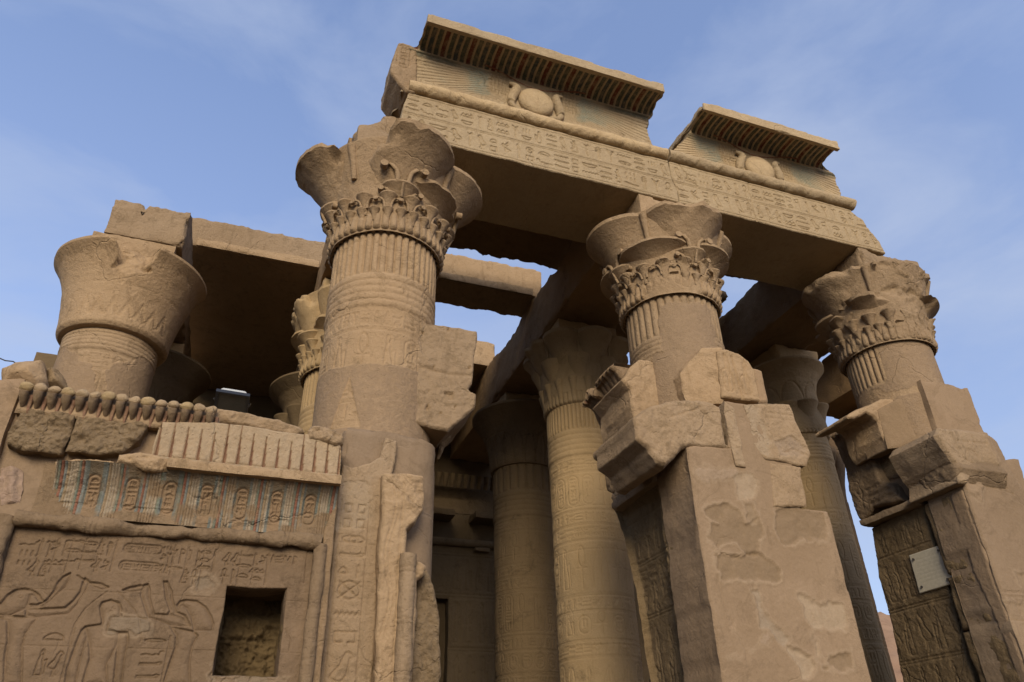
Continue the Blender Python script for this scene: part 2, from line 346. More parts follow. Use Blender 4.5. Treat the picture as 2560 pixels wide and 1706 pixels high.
# ------------------------------------------------------------------ materials
def stone(name, c1, c2, c3, bump=.35, nscale=1.0, rough=.92, streak=.25, pits=.5, fleck=.4, soil=.55, crack=.8):
    m = bpy.data.materials.new(name); m.use_nodes = True; t = m.node_tree; t.nodes.clear()
    def n(k, **kw):
        o = t.nodes.new(k)
        for a, b in kw.items():
            if hasattr(o, a): setattr(o, a, b)
            else: o.inputs[a].default_value = b
        return o
    l = lambda a, b: t.links.new(a, b)
    g = n('ShaderNodeNewGeometry'); P = g.outputs['Position']
    def noise(scale, det=6, rgh=.6, dist=0.0, vec=P):
        o = n('ShaderNodeTexNoise'); o.inputs['Scale'].default_value = scale*nscale; o.inputs['Detail'].default_value = det; o.inputs['Roughness'].default_value = rgh; o.inputs['Distortion'].default_value = dist
        l(vec, o.inputs['Vector']); return o.outputs['Fac']
    def ramp(f, p0, p1, a=(0, 0, 0, 1), b=(1, 1, 1, 1)):
        o = n('ShaderNodeValToRGB'); e = o.color_ramp.elements; e[0].position = p0; e[1].position = p1; e[0].color = a; e[1].color = b; l(f, o.inputs['Fac']); return o.outputs['Color']
    def mix(f, a, b, bt='MIX'):
        o = n('ShaderNodeMixRGB'); o.blend_type = bt
        for i, q in zip((0, 1, 2), (f, a, b)):
            if isinstance(q, (int, float)): o.inputs[i].default_value = q
            elif isinstance(q, tuple): o.inputs[i].default_value = q
            else: l(q, o.inputs[i])
        return o.outputs[0]
    a = mix(ramp(noise(.55, 8, .62, .4), .35, .68), c1+(1,), c2+(1,))
    mpn = n('ShaderNodeMapping'); mpn.inputs['Scale'].default_value = (2.2, 2.2, .35); l(P, mpn.inputs['Vector'])
    st = ramp(noise(2.4, 8, .66, .3, mpn.outputs[0]), .54, .70)
    stm = n('ShaderNodeMath'); stm.operation = 'MULTIPLY'; l(st, stm.inputs[0]); stm.inputs[1].default_value = streak
    a = mix(stm.outputs[0], a, c3+(1,))
    bl = ramp(noise(3.3, 7, .65, .6), .58, .74)
    blm = n('ShaderNodeMath'); blm.operation = 'MULTIPLY'; l(bl, blm.inputs[0]); blm.inputs[1].default_value = streak*1.1
    a = mix(blm.outputs[0], a, c3+(1,))
    fl_ = ramp(noise(4.6, 9, .7, .8), .60, .70); flm = n('ShaderNodeMath'); flm.operation = 'MULTIPLY'; l(fl_, flm.inputs[0]); flm.inputs[1].default_value = fleck
    a = mix(flm.outputs[0], a, tuple(min(1, q*1.28) for q in c2)+(1,))
    cr2 = ramp(noise(1.1, 7, .72, 1.2), .565, .60); cr3 = ramp(noise(1.1, 7, .72, 1.2), .60, .64, (1, 1, 1, 1), (0, 0, 0, 1)); crm = n('ShaderNodeMath'); crm.operation = 'MULTIPLY'; l(cr2, crm.inputs[0]); l(cr3, crm.inputs[1])
    crk = n('ShaderNodeMath'); crk.operation = 'MULTIPLY'; l(crm.outputs[0], crk.inputs[0]); crk.inputs[1].default_value = streak*.9
    a = mix(crk.outputs[0], a, tuple(q*.8 for q in c3)+(1,))
    sp = ramp(noise(34, 4, .7), .3, .7, (.93, .93, .93, 1), (1.06, 1.06, 1.06, 1)); a = mix(1.0, a, sp, 'MULTIPLY')
    oi = n('ShaderNodeObjectInfo'); tone = ramp(oi.outputs['Random'], 0, 1, (.84, .85, .87, 1), (1.14, 1.12, 1.08, 1)); a = mix(1.0, a, tone, 'MULTIPLY')
    sk = ramp(noise(.8, 9, .72, 1.6), .56, .66); sk2 = ramp(noise(7, 8, .75), .42, .58)
    skm = n('ShaderNodeMath'); skm.operation = 'MULTIPLY'; l(sk, skm.inputs[0]); l(sk2, skm.inputs[1]); skn = n('ShaderNodeMath'); skn.operation = 'MULTIPLY'; l(skm.outputs[0], skn.inputs[0]); skn.inputs[1].default_value = soil
    a = mix(skn.outputs[0], a, tuple(q*.55 for q in c3)+(1,))
    at = n('ShaderNodeAttribute'); at.attribute_name = 'pig'
    wear = ramp(noise(9, 6, .7), .36, .56)
    wm = n('ShaderNodeMath'); wm.operation = 'MULTIPLY'; l(at.outputs['Alpha'], wm.inputs[0])
    wmx = n('ShaderNodeMapRange'); l(wear, wmx.inputs['Value']); wmx.inputs['To Min'].default_value = .55; wmx.inputs['To Max'].default_value = 1.0; l(wmx.outputs[0], wm.inputs[1])
    pg = mix(1.0, at.outputs['Color'], sp, 'MULTIPLY')
    a = mix(wm.outputs[0], a, pg)
    b1 = noise(14, 8, .68); b2 = noise(60, 3, .6)
    ba = n('ShaderNodeMath'); ba.operation = 'MULTIPLY_ADD'; l(b2, ba.inputs[0]); ba.inputs[1].default_value = .3; l(b1, ba.inputs[2])
    pt = ramp(noise(26, 2, .5), .22, .36); pm = n('ShaderNodeMath'); pm.operation = 'MULTIPLY_ADD'; l(pt, pm.inputs[0]); pm.inputs[1].default_value = pits; l(ba.outputs[0], pm.inputs[2])
    b0 = noise(4.5, 9, .72, .5); pm2 = n('ShaderNodeMath'); pm2.operation = 'MULTIPLY_ADD'; l(b0, pm2.inputs[0]); pm2.inputs[1].default_value = 1.6; l(pm.outputs[0], pm2.inputs[2]); pm = pm2
    vo = n('ShaderNodeTexVoronoi'); vo.feature = 'DISTANCE_TO_EDGE'; vo.inputs['Scale'].default_value = .9*nscale
    wn = n('ShaderNodeTexNoise'); wn.inputs['Scale'].default_value = 2.2; wn.inputs['Detail'].default_value = 5; l(P, wn.inputs['Vector']); wmx_ = n('ShaderNodeMixRGB'); wmx_.inputs[0].default_value = .35; l(P, wmx_.inputs[1]); l(wn.outputs['Color'], wmx_.inputs[2]); l(wmx_.outputs[0], vo.inputs['Vector'])
    ck = ramp(vo.outputs['Distance'], .0, .010); ckm = ramp(noise(.7, 3), .50, .56); cks = mix(ckm, (1, 1, 1, 1), ck)
    pm3 = n('ShaderNodeMath'); pm3.operation = 'MULTIPLY_ADD'; l(cks, pm3.inputs[0]); pm3.inputs[1].default_value = crack; l(pm.outputs[0], pm3.inputs[2]); pm = pm3
    bp = n('ShaderNodeBump'); bp.inputs['Strength'].default_value = bump; bp.inputs['Distance'].default_value = .05; l(pm.outputs[0], bp.inputs['Height'])
    s = n('ShaderNodeBsdfPrincipled'); s.inputs['Roughness'].default_value = rough; s.inputs['Specular IOR Level'].default_value = .15
    l(a, s.inputs['Base Color']); l(bp.outputs[0], s.inputs['Normal'])
    o = n('ShaderNodeOutputMaterial'); l(s.outputs[0], o.inputs['Surface'])
    return m
def plain(name, col, rough=.6, metal=0.0):
    m = bpy.data.materials.new(name); m.use_nodes = True; t = m.node_tree; b = t.nodes['Principled BSDF']
    b.inputs['Roughness'].default_value = rough; b.inputs['Metallic'].default_value = metal
    tn = t.nodes.new('ShaderNodeTexNoise'); tn.inputs['Scale'].default_value = 14; tn.inputs['Detail'].default_value = 6
    r = t.nodes.new('ShaderNodeValToRGB'); r.color_ramp.elements[0].color = tuple(c*.9 for c in col)+(1,); r.color_ramp.elements[1].color = tuple(min(1, c*1.08) for c in col)+(1,)
    r.color_ramp.elements[0].position = .3; r.color_ramp.elements[1].position = .7
    t.links.new(tn.outputs['Fac'], r.inputs['Fac']); t.links.new(r.outputs[0], b.inputs['Base Color']); return m
M = {
 'sand': stone('sandstone', (.285, .194, .112), (.34, .239, .145), (.178, .119, .064), .6, 1.0, .92, .5, .7),
 'plaster': stone('lime_plaster', (.225, .153, .092), (.262, .182, .114), (.185, .124, .072), .34, 1.0, .95, .4, .2),
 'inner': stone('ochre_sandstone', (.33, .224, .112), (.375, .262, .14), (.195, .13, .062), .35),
 'rough': stone('rough_sandstone', (.235, .16, .088), (.29, .204, .118), (.135, .09, .048), .85, 1.0, .95, .45, .7),
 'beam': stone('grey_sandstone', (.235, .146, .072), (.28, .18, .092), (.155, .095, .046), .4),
 'frieze': stone('sunlit_sandstone', (.375, .272, .158), (.43, .322, .196), (.255, .175, .096), .6, 1.0, .92, .32, .5, .3, .25),  # lighter copy of the sandstone; the stronger light up high is in the colour
 'panel': stone('dark_brown_stone', (.135, .091, .055), (.165, .112, .070), (.092, .061, .036), .5, 1.0, .92, .5, .3),  # darker, browner tone than the sandstone around it
 'worn': stone('weathered_brown_stone', (.19, .128, .074), (.232, .16, .096), (.125, .083, .047), .6, 1.0, .92, .5, .5),
 'jamb': stone('deep_ochre_stone', (.155, .105, .054), (.19, .132, .072), (.10, .067, .034), .6, 1.0, .92, .5, .5),  # darker ochre than the pillar fronts
 'inner_shaded': stone('shaded_ochre_stone', (.135, .092, .048), (.16, .11, .06), (.09, .06, .03), .4),  # shaded copy of the inner ochre; shade of the deep hall put into colour
 'niche_shade': stone('shade_darkened_stone', (0.111, 0.073, 0.033), (0.135, 0.091, 0.043), (0.070, 0.045, 0.020), .35),  # shade inside the wall niche, put into the stone colour
 'ground': stone('sandy_ground', (0.074, 0.054, 0.033), (0.094, 0.068, 0.041), (0.061, 0.043, 0.026), .5),
 'hill': stone('desert_rock', (0.197, 0.115, 0.070), (0.262, 0.176, 0.119), (0.139, 0.082, 0.053), .9, .12),
}
# ------------------------------------------------------------------ setting: ground, hill
def sheet(x0, x1, y0, y1, n, f):
    X, Y = np.meshgrid(np.linspace(x0, x1, n), np.linspace(y0, y1, n), indexing='ij')
    return np.stack([X, Y, f(X, Y)], -1)
g = MB(); P = sheet(-1, 1, -1, 1, 60, lambda X, Y: 0*X)
P[..., :2] = np.sign(P[..., :2])*np.abs(P[..., :2])**3*1500
g.grid(P); o = g.build('ground', M['ground']); o['kind'] = 'structure'
def hillz(X, Y):
    q = np.stack([X, Y, 0*X], -1)
    b = 34*ss(85, 130, Y+.0*X)*ss(40, 100, X)*(1-.5*ss(220, 330, X))
    return b+ss(80, 120, Y)*(4.5*fbm(q, .03, 6, 3)+.9*np.abs(fbm(q, .25, 4, 9)))-1.0
g = MB(); g.grid(sheet(20, 340, 80, 240, 220, hillz)); o = g.build('hill', M['hill']); o['kind'] = 'structure'

# ------------------------------------------------------------------ columns
NTH = 240
def clampr(V, ax, fn):
    """limit the radius about the column axis (broken-off stone)"""
    dx, dy = V[:, 0]-ax[0], V[:, 1]-ax[1]; r = np.hypot(dx, dy); th = np.degrees(np.arctan2(dx, -dy))
    lim = fn(th, V[:, 2]); k = np.where(r > lim, lim/(r+1e-9), 1.0)
    V[:, 0] = ax[0]+dx*k; V[:, 1] = ax[1]+dy*k
    return V
def lathe(mb, ax, rf, zf, th=None, C=None, nth=NTH):
    th = np.linspace(-np.pi, np.pi, nth, endpoint=False)
    nz = len(zf); TH, S = np.meshgrid(th, np.arange(nz), indexing='ij'); Z = np.asarray(zf)[S] if np.ndim(zf) == 1 else zf
    R = rf(np.degrees(TH), Z, S)
    P = np.stack([ax[0]+R*np.sin(TH), ax[1]-R*np.cos(TH), Z+0*R], -1)
    cc = C(np.degrees(TH), Z) if callable(C) else C
    mb.grid(P, cc, wu=True)
def trumpet(mb, ax, az, d0, d1, z0, z1, r0, r1, pw=2.4, lip=.035, n=30, m=14, chew=0.0, seed=0, squash=1.0, C=None):
    a = R_(az); dr = np.array([math.sin(a), -math.cos(a), 0]); tg = np.array([math.cos(a), math.sin(a), 0])
    t = np.linspace(0, 1, m); ph = np.linspace(0, 2*np.pi, n, endpoint=False)
    rr = list(r0+(r1-r0)*(.22*t+.78*t**pw)); zz = list(z0+(z1-z0)*t); dd = list(d0+(d1-d0)*t)
    for f, h in ((1.0, lip), (.93, lip*1.15), (.6, lip*1.15), (.02, lip*1.15)): rr.append(r1*f); zz.append(z1+h); dd.append(d1)
    rr, zz, dd = map(np.array, (rr, zz, dd))
    c = np.array([ax[0], ax[1], 0])+dd[:, None]*dr+zz[:, None]*np.array([0, 0, 1.0])
    R = rr[:, None]*np.ones(n)
    P = c[:, None]+R[..., None]*(np.cos(ph)[None, :, None]*dr*squash+np.sin(ph)[None, :, None]*tg)
    if chew:
        k = np.clip(np.r_[t, np.ones(4)]**4, 0, 1)[:, None]*chew
        q = fbm(P, 1.25/max(r1, .3), 5 if r1 > .5 else 3, seed, .55); ax3 = np.array([ax[0], ax[1], 0])
        pull = np.clip(.35+q, 0, 1.3)*k
        c2 = c[:, None]
        P = P+(c2-P)*pull[..., None]*.5; P[..., 2] -= pull*.20*r1+.05*k*np.abs(fbm(P, 6, 4, seed+3))
    mb.grid(P[:m], C, wv=True); mb.grid(P[m-1:m+1], C, wv=True); mb.grid(P[m:], C, wv=True)
def curl(mb, ax, az, R, z, s, sg, tr=.02, C=None):
    """scroll: a stalk that bends outwards and ends in a small disc"""
    a = R_(az); dr = np.array([math.sin(a), -math.cos(a), 0]); tg = np.array([math.cos(a), math.sin(a), 0]); c = np.array([ax[0], ax[1], 0])
    loc = [(0, 0), (.02, .35), (.12, .7), (.35, .95), (.62, .98), (.78, .85)]
    pts = [c+dr*(R+.35*s*v*.6)+tg*(sg*u*s)+np.array([0, 0, z+v*s]) for u, v in loc]
    tube(mb, pts, np.array([1.15, 1.1, 1, .95, .95, 1])*tr, 8, C)
    e = pts[-1]; tube(mb, [e-dr*tr*1.2, e+dr*tr*1.7], tr*1.75, 12, C)
def composite(mb, ax, zb=9.98, zt=11.86, rn=.93, chew=.5, seed=0, lob=4, a0=0.0, tiers=True, skip=(), limit=None, rl=.92, dl=.78, zl=10.75, curls=True, chews=None):
    rnd = random.Random(seed); H = zt-zb; parts = MB()
    core = MB()
    zc = np.linspace(zb-.02, zt+.02, 60)
    def rc(z): t = (z-zb)/H; return rn+.07+.02*t+.33*np.clip(t, 0, 1)**2.2
    # ring of bound stems
    zr = np.r_[np.linspace(zb-.005, zb+.05, 6), np.linspace(zb+.07, zb+.34, 8)]
    def rr(th, Z, S):
        t = (Z-zb)/.34; prof = rn+.03+.11*np.sqrt(np.clip(1-(1-np.clip(t*4, 0, 1))**2, 0, 1))-.05*np.clip(t-.25, 0, 1)
        return prof*(1-.06*(1-np.abs(np.sin(np.radians(th)*22)))**1.5)
    lathe(parts, ax, rr, zr, nth=480)
    lathe(core, ax, lambda th, Z, S: rc(Z)+.01*fbm(np.stack([np.sin(np.radians(th)), np.cos(np.radians(th)), Z], -1), 4, 4, seed), zc)
    if tiers:
        for i in range(28): trumpet(parts, ax, i*360/28+2, rn+.06, rn+.10, zb+.2, zb+.43, .04, .10, 3.0, .018, 14, 8, .1, seed+i)
        for i in range(16):
            az = i*22.5+11.25; trumpet(parts, ax, az, rn+.05, rn+.12, zb+.33, zb+.70, .055, .165, 3.0, .025, 20, 10, .15, seed+40+i)
            if curls:
                for sg in (-1, 1): curl(parts, ax, az+sg*3.0, rn+.13, zb+.44, .2, sg, .022)
        for i in range(8):
            az = a0+i*45; big = (i % 2 == 1)
            if i in skip: continue
            if not big:
                trumpet(parts, ax, az, rn-.06, rn+.08, zb+.42, zb+.92, .14, .36, 3.2, .035, 28, 13, .12, seed+70+i, .8)
                if curls:
                    for sg in (-1, 1): curl(parts, ax, az+sg*9, rn+.13, zb+.62, .24, sg, .03)
                    tube(parts, [np.array([ax[0]+math.sin(R_(az))*(rn+q), ax[1]-math.cos(R_(az))*(rn+q), zz]) for q, zz in ((.22, zb+.66), (.33, zb+.9))], np.array([.03, .022]), 8)
            else:
                trumpet(parts, ax, az, rn-.32, rn-.14, zb+.42, zb+1.10, .30, .76, 4.2, .06, 48, 18, chew*.5, seed+80+i, .8)
                if curls:
                    for sg in (-1, 1): curl(parts, ax, az-45+sg*4.5, rn+.23+(rl-.92)*.9, zb+.92, .34, sg, .04)
    for i in range(lob):
        ch = chews[i] if chews else chew
        trumpet(parts, ax, a0+i*360/lob, .25, dl, zl-.75, zt-.07, .5, rl, 4.2, .085, 84, 34, ch, seed+100+i)
        if tiers and lob == 4:
            az = a0+i*90+45; tube(parts, [np.array([ax[0]+math.sin(R_(az))*q, ax[1]-math.cos(R_(az))*q, zz]) for q, zz in ((rn+.22, zt-.75), (rn+.29, zt-.4), (rn+.40, zt-.05))], np.array([.05, .06, .085]), 10)
    for b, off in ((core, 0), (parts, -.012)):
        if limit:
            for k in range(len(b.v)):
                b.v[k] = clampr(b.v[k], ax, lambda th, z: limit(th, z)+off-(.0015*(k % 40) if b is parts else 0))
        for V, Q, C, S in zip(b.v, b.q, b.c, b.smooth): pass
    for b in (core, parts):
        base = mb.n; mb.v += b.v; mb.c += b.c; mb.smooth += b.smooth; mb.q += [q+base for q in b.q]; mb.n += b.n
def colorlerp(m, col): return np.stack([np.full(m.shape, col[0]), np.full(m.shape, col[1]), np.full(m.shape, col[2]), m], -1)
PLA = (.245, .168, .103); DKR = (0.151, 0.101, 0.059); LITE = (.32, .235, .152)
def shaft(mb, ax, R, z0=0.0, z1=9.99, taper=.02, flz=(9.12, 9.95), flutes=44, bands=(8.45, 9.1), rel=True, seed=0, plaster=None, nz=420, flmask=None, zfine=2.5, ppm=70, gd=.016):
    zf = np.r_[np.linspace(z0, zfine, 20)[:-1], np.linspace(zfine, z1, nz)]
    th = np.linspace(-np.pi, np.pi, 512, endpoint=False); TH, Z = np.meshgrid(th, zf, indexing='ij')
    P = np.stack([np.sin(TH)*R, -np.cos(TH)*R, Z], -1)
    H = .006*fbm(P, 2.5, 5, seed)
    pl = plaster(np.degrees(TH), Z, fbm(P+ax[0], 1.4, 5, seed+9)) if plaster else np.zeros(TH.shape)
    car = np.zeros(TH.shape)
    if flz:
        k = ss(flz[0]-.02, flz[0]+.04, Z)*(1-ss(flz[1]+.0, flz[1]+.03, Z))
        if flmask is not None: k = k*flmask(np.degrees(TH), Z)
        fl = np.abs(np.sin(TH*flutes/2)); car += k*(-.055*(1-fl)**1.6)+k*.012
    if bands:
        for i in range(5):
            zc = bands[0]+(bands[1]-bands[0])*(i+.5)/5; hw = (bands[1]-bands[0])/10
            car += .022*np.sqrt(np.clip(1-((Z-zc)/hw)**2, 0, 1))
    if rel:
        rnd = random.Random(seed); c = Carve(-math.pi*R, math.pi*R, 0, z1, ppm); zt = bands[0] if bands else z1-.3; z = zt-.03
        heights = [.35, .9, .28, .32, 1.15, .3, .55, .28, 1.5, .3, .3, 1.4, .4]
        for i, h in enumerate(heights):
            if z-h < 1: break
            for q in (0, .035): c.line([(-math.pi*R, z-q), (math.pi*R, z-q)], .011, gd)
            z -= .05; x = -math.pi*R
            if h < .45: c.row(-math.pi*R, math.pi*R, z-h+.05, z-.01, .011, gd, rnd)
            else:
                while x < math.pi*R:
                    k = rnd.random()
                    if k < .45: c.cartouche(x+.03, x+.30, z-h+.12, z-.06, .012, gd, rnd); x += .36
                    elif k < .7: c.glyph('ankh', x, z-h+.1, .38, h*.85, .014, gd*1.2); x += .42
                    elif k < .85: c.line(arc(x+.2, z-h+.12, .18, h*.8, 0, 180), .013, gd); c.line([(x+.2, z-h+.1), (x+.2, z-.15)], .012, gd); x += .42
                    else: c.glyph('god', x, z-h+.1, .36, h*.85, .014, gd); x += .42
            z -= h
        car += c(TH*R, Z)*ss(0, .3, zt-Z+.2)
        # masonry joints between drums
        for zz in np.arange(1.2, zt, 1.02): car += -.012*np.exp(-((Z-zz-.02*np.sin(TH))/.012)**2)
    H += np.where(pl > .5, -.004+.3*car*0, car)
    if plaster: H += -.02*np.exp(-((pl-.5)/.22)**2)*0+.012*ss(.35, .6, pl)-.006
    Rr = R*(1+taper*(1-Z/z1))+H
    Pw = np.stack([ax[0]+np.sin(TH)*Rr, ax[1]-np.cos(TH)*Rr, Z], -1)
    mb.grid(Pw, colorlerp(ss(.4, .6, pl)*.92, PLA), wu=True)
def abacus(parent, ax, hw=.95, z0=11.6, z1=12.41, mat='sand', y0=None, y1=None, amp=.012, chip=.06, seed=0):
    b = MB(); rbox(b, ax[0]-hw, ax[0]+hw, ax[1]-hw if y0 is None else y0, ax[1]+hw if y1 is None else y1, z0, z1, .07, amp, chip, seed=seed)
    return b.build('abacus', M[mat], parent)
def column(label, ax, mat='sand', group='columns of the temple hall'):
    return thing('column', label, 'column', (ax[0], ax[1], 0), group)
def part(name, mat, parent, fn):
    b = MB(); fn(b); return b.build(name, M[mat], parent)

B1, C1, D1 = (1.68, 10.95), (7.69, 10.95), (13.47, 10.95)
A2, B2, C2, D2, E2 = (-3.33, 15.9), (1.7, 15.9), (7.88, 15.9), (14.2, 15.1), (19.6, 17.0)
A3, B3, C3, E3 = (-3.15, 20.25), (1.65, 20.25), (7.9, 20.25), (19.3, 20.25)
def wob(th, z, sc_=1.0, seed=0, oc=4):
    return fbm(np.stack([np.sin(np.radians(th)), np.cos(np.radians(th)), np.asarray(z)+0*th], -1), sc_, oc, seed)

# front left column: battered composite capital
t = column('front column with a battered leafy capital and half-plastered shaft, beside the screen wall', B1)
def plB(th, z, n):
    a = ss(.0, .12, 7.42+.05*n-z)*(1-ss(.0, .15, 14+6*n-np.abs(th+28))*ss(6.2, 6.5, z)*(1-ss(6.9, 7.3, z))*0)
    tri = ss(-.1, .1, 1-np.abs(th+34)/14-(z-6.35)/.8)*ss(6.25, 6.3, z)
    return a*(1-tri)
part('shaft', 'sand', t, lambda b: shaft(b, B1, .93, plaster=plB, seed=4))
part('capital', 'sand', t, lambda b: composite(b, B1, seed=11, chew=.75, rl=1.0, dl=.84, skip=(7,), chews=[.6, .08, .3, 1.1]))
abacus(t, B1, .86, 11.5, 12.41, y0=10.0, y1=11.9, seed=3, chip=.12)

# front middle column
t = column('front column with a flaring leafy capital above the patched pillar between the doorways', C1)
def limC(th, z):
    w_ = wob(th, z, 2.2, 5); m = ss(-70, -55, th+8*w_)*(1-ss(8, 22, th+10*w_))*ss(9.95, 10.02, z)*(1-ss(10.62, 10.78, z+.12*w_-.0025*(th+20)))
    base = 1.0+.18*np.clip((z-10.0)/.75, 0, 1)**1.2+.03*w_
    return np.where(m > .5, base, 9.0)
def flC(th, z): return 1-ss(-48, -42, th+10*wob(th, z, 3, 8))*(1-ss(12, 20, th+8*wob(th, z, 3, 9)))*(1-ss(9.72, 9.8, z+.05*wob(th, z, 6, 4)))
def plC(th, z, n): return np.clip(1-flC(th, z), 0, 1)*ss(7.5, 7.8, z)+ss(0, .1, 8.7+.2*n-z)*ss(-70, -60, th)*(1-ss(25, 40, th))
part('shaft', 'sand', t, lambda b: shaft(b, C1, .93, flmask=flC, flutes=36, plaster=plC, seed=5, bands=(8.6, 9.1)))
part('capital', 'sand', t, lambda b: composite(b, C1, seed=23, chew=.25, limit=limC, chews=[.3, .02, .1, .02]))
abacus(t, C1, .96, 11.5, 12.41, y0=10.02, y1=11.9, seed=4, chip=.16)

# front right column
t = column('front column with a heavily broken capital and smooth shaft, farthest right against open sky', D1)
def limD(th, z):
    w_ = wob(th, z, 1.8, 15); m = ss(-95, -80, th+10*w_)*(1-ss(28, 40, th+8*w_))*ss(9.95, 10.02, z)*(1-ss(11.05, 11.2, z+.2*w_))
    w2 = wob(th, z, 5.0, 25, 5); lump = .30*np.exp(-((th+52)/20)**2-((z-10.65)/.34)**2)
    base = 1.02+.12*np.clip((z-10.0)/1.0, 0, 1)+lump+.06*w_+.035*w2
    m2 = ss(-40, -30, th)*(1-ss(15, 25, th))*ss(10.9, 11.1, z)
    return np.where(m > .5, base, np.where(m2 > .5, 1.26+.2*w_+.05*w2+.1*(z-11), np.where(z > 11.3, 1.62+.12*w_+.05*w2-.25*np.exp(-((th+62)/8)**2), 9.0)))
def flD(th, z): return ss(-150, -140, th)*(1-ss(-62, -56, th+3*wob(th, z, 3, 8)))*ss(9.02, 9.1, z)
def plD(th, z, n): return np.clip(1-flD(th, z), 0, 1)*ss(.0, .1, z-8.8-.25*n)+ss(0, .1, 8.72+.12*n-z)
part('shaft', 'sand', t, lambda b: shaft(b, D1, .92, flmask=flD, flutes=44, plaster=plD, seed=6, rel=False, bands=None))
part('capital', 'sand', t, lambda b: composite(b, D1, seed=37, chew=.95, curls=False, limit=limD, chews=[.9, .5, .4, .6]))
abacus(t, D1, .92, 11.55, 12.41, y0=10.02, y1=11.9, seed=5, chip=.12)

# bell capitals ---------------------------------------------------------------
def bell(b, ax, prof, rim=.07, seed=0, rmask=None, nth=360, carve=None, amp=.008):
    zs = np.array([p[1] for p in prof]); rs = np.array([p[0] for p in prof]); s = np.linspace(0, 1, len(zs)); k = np.linspace(0, 1, 90)
    z = np.interp(k, s, zs); r = np.interp(k, s, rs)
    for _ in range(5):
        z[1:-1] = (z[:-2]+2*z[1:-1]+z[2:])/4; r[1:-1] = (r[:-2]+2*r[1:-1]+r[2:])/4
    z = np.r_[z, z[-1]+rim*.9, z[-1]+rim, z[-1]+rim, z[-1]+rim]; r = np.r_[r, r[-1]*1.0, r[-1]*.97, r[-1]*.6, .05]
    th = np.linspace(-np.pi, np.pi, nth, endpoint=False); TH, Z = np.meshgrid(th, z, indexing='ij'); Rr = np.broadcast_to(r, TH.shape).copy()
    q = np.stack([np.sin(TH)*Rr, np.cos(TH)*Rr, Z], -1); Rr += amp*fbm(q, 2.5, 5, seed)*(Rr > .3)
    if carve is not None: Rr += carve(np.degrees(TH), Z)*(Rr > .5)
    if rmask is not None: Rr = np.minimum(Rr, rmask(np.degrees(TH), Z))
    PP = np.stack([ax[0]+np.sin(TH)*Rr, ax[1]-np.cos(TH)*Rr, Z], -1)
    for i0, i1 in ((0, 90), (89, 91), (90, 94)): b.grid(PP[:, i0:i1], wu=True)
def petals(z0, z1, n, dep, ph=0):
    def f(th, z):
        t = np.clip((z-z0)/(z1-z0), 0, 1); x = ((th+ph)/360*n) % 1-.5; e = np.abs(x)-.48*np.sqrt(np.clip(1-t**2.2, 0, 1))
        return -dep*np.exp(-(e/.05)**2)*((z > z0) & (z < z1))
    return f
t = column('column behind the screen wall with a chipped bell capital carved with chevrons', A2)
def rmA(th, z):
    w_ = wob(th, z, 3, 3); k = ss(-12, -5, th+7*w_)*(1-ss(24, 31, th+7*w_))
    k2 = ss(95, 105, th)*(1-ss(150, 160, th))
    k3 = ss(-22, 10, th)*(1-ss(36, 48, th))*.13
    return 9-k*(9-1.10-.08*w_-.22*(11.9-z))-k3*0-(k2 > .5)*(7.62+.05*w_)
def cvA(th, z):
    x = ((th+200)/360*26) % 1; h = 10.28+.42*(1-np.abs(2*x-1)); r = 0
    for q in (0, .07, .14): r = r-.022*np.exp(-((z-h+q)/.02)**2)
    r = r*ss(-40, -30, th)*(1-ss(60, 70, th))*(z > 10.26)
    return r-.012*np.exp(-((z-11.08+.06*np.cos(np.radians(th)))/.012)**2)
part('capital', 'sand', t, lambda b: bell(b, A2, [(.93, 10.04), (1.05, 10.06), (1.11, 10.14), (1.13, 10.4), (1.17, 10.75), (1.24, 11.1), (1.33, 11.4), (1.45, 11.68), (1.60, 11.88)], .07, 3, rmA, carve=cvA))
def plA(th, z, n):
    s_ = (ss(9.2, 9.3, z+.12*n)*ss(-30, -20, th+25*n)*(1-ss(35, 48, th+20*n)))+ss(9.62, 9.7, z)+ss(8.2, 8.4, z+.2*n)*ss(0, 10, th+20*n)*(1-ss(22, 30, th+15*n))
    return 1-np.clip(s_, 0, 1)
part('shaft', 'sand', t, lambda b: shaft(b, A2, .93, z1=10.06, flz=None, bands=(9.55, 10.02), plaster=plA, seed=9, zfine=6.5, nz=240))
abacus(t, A2, .85, 11.8, 12.46, y0=15.02, seed=7)
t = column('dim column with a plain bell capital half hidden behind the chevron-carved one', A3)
part('capital', 'inner_shaded', t, lambda b: bell(b, A3, [(.93, 10.1), (1.0, 10.12), (1.03, 10.3), (1.08, 10.8), (1.2, 11.2), (1.4, 11.5), (1.6, 11.75)], .07, 5, carve=lambda th, z: petals(10.2, 11.0, 14, .02)(th, z)-.012*np.exp(-((z-11.1)/.012)**2)))
part('shaft', 'inner_shaded', t, lambda b: shaft(b, A3, .92, z1=10.12, flz=None, bands=None, rel=False, zfine=6, nz=60)); abacus(t, A3, .8, 11.8, 12.41, 'inner')
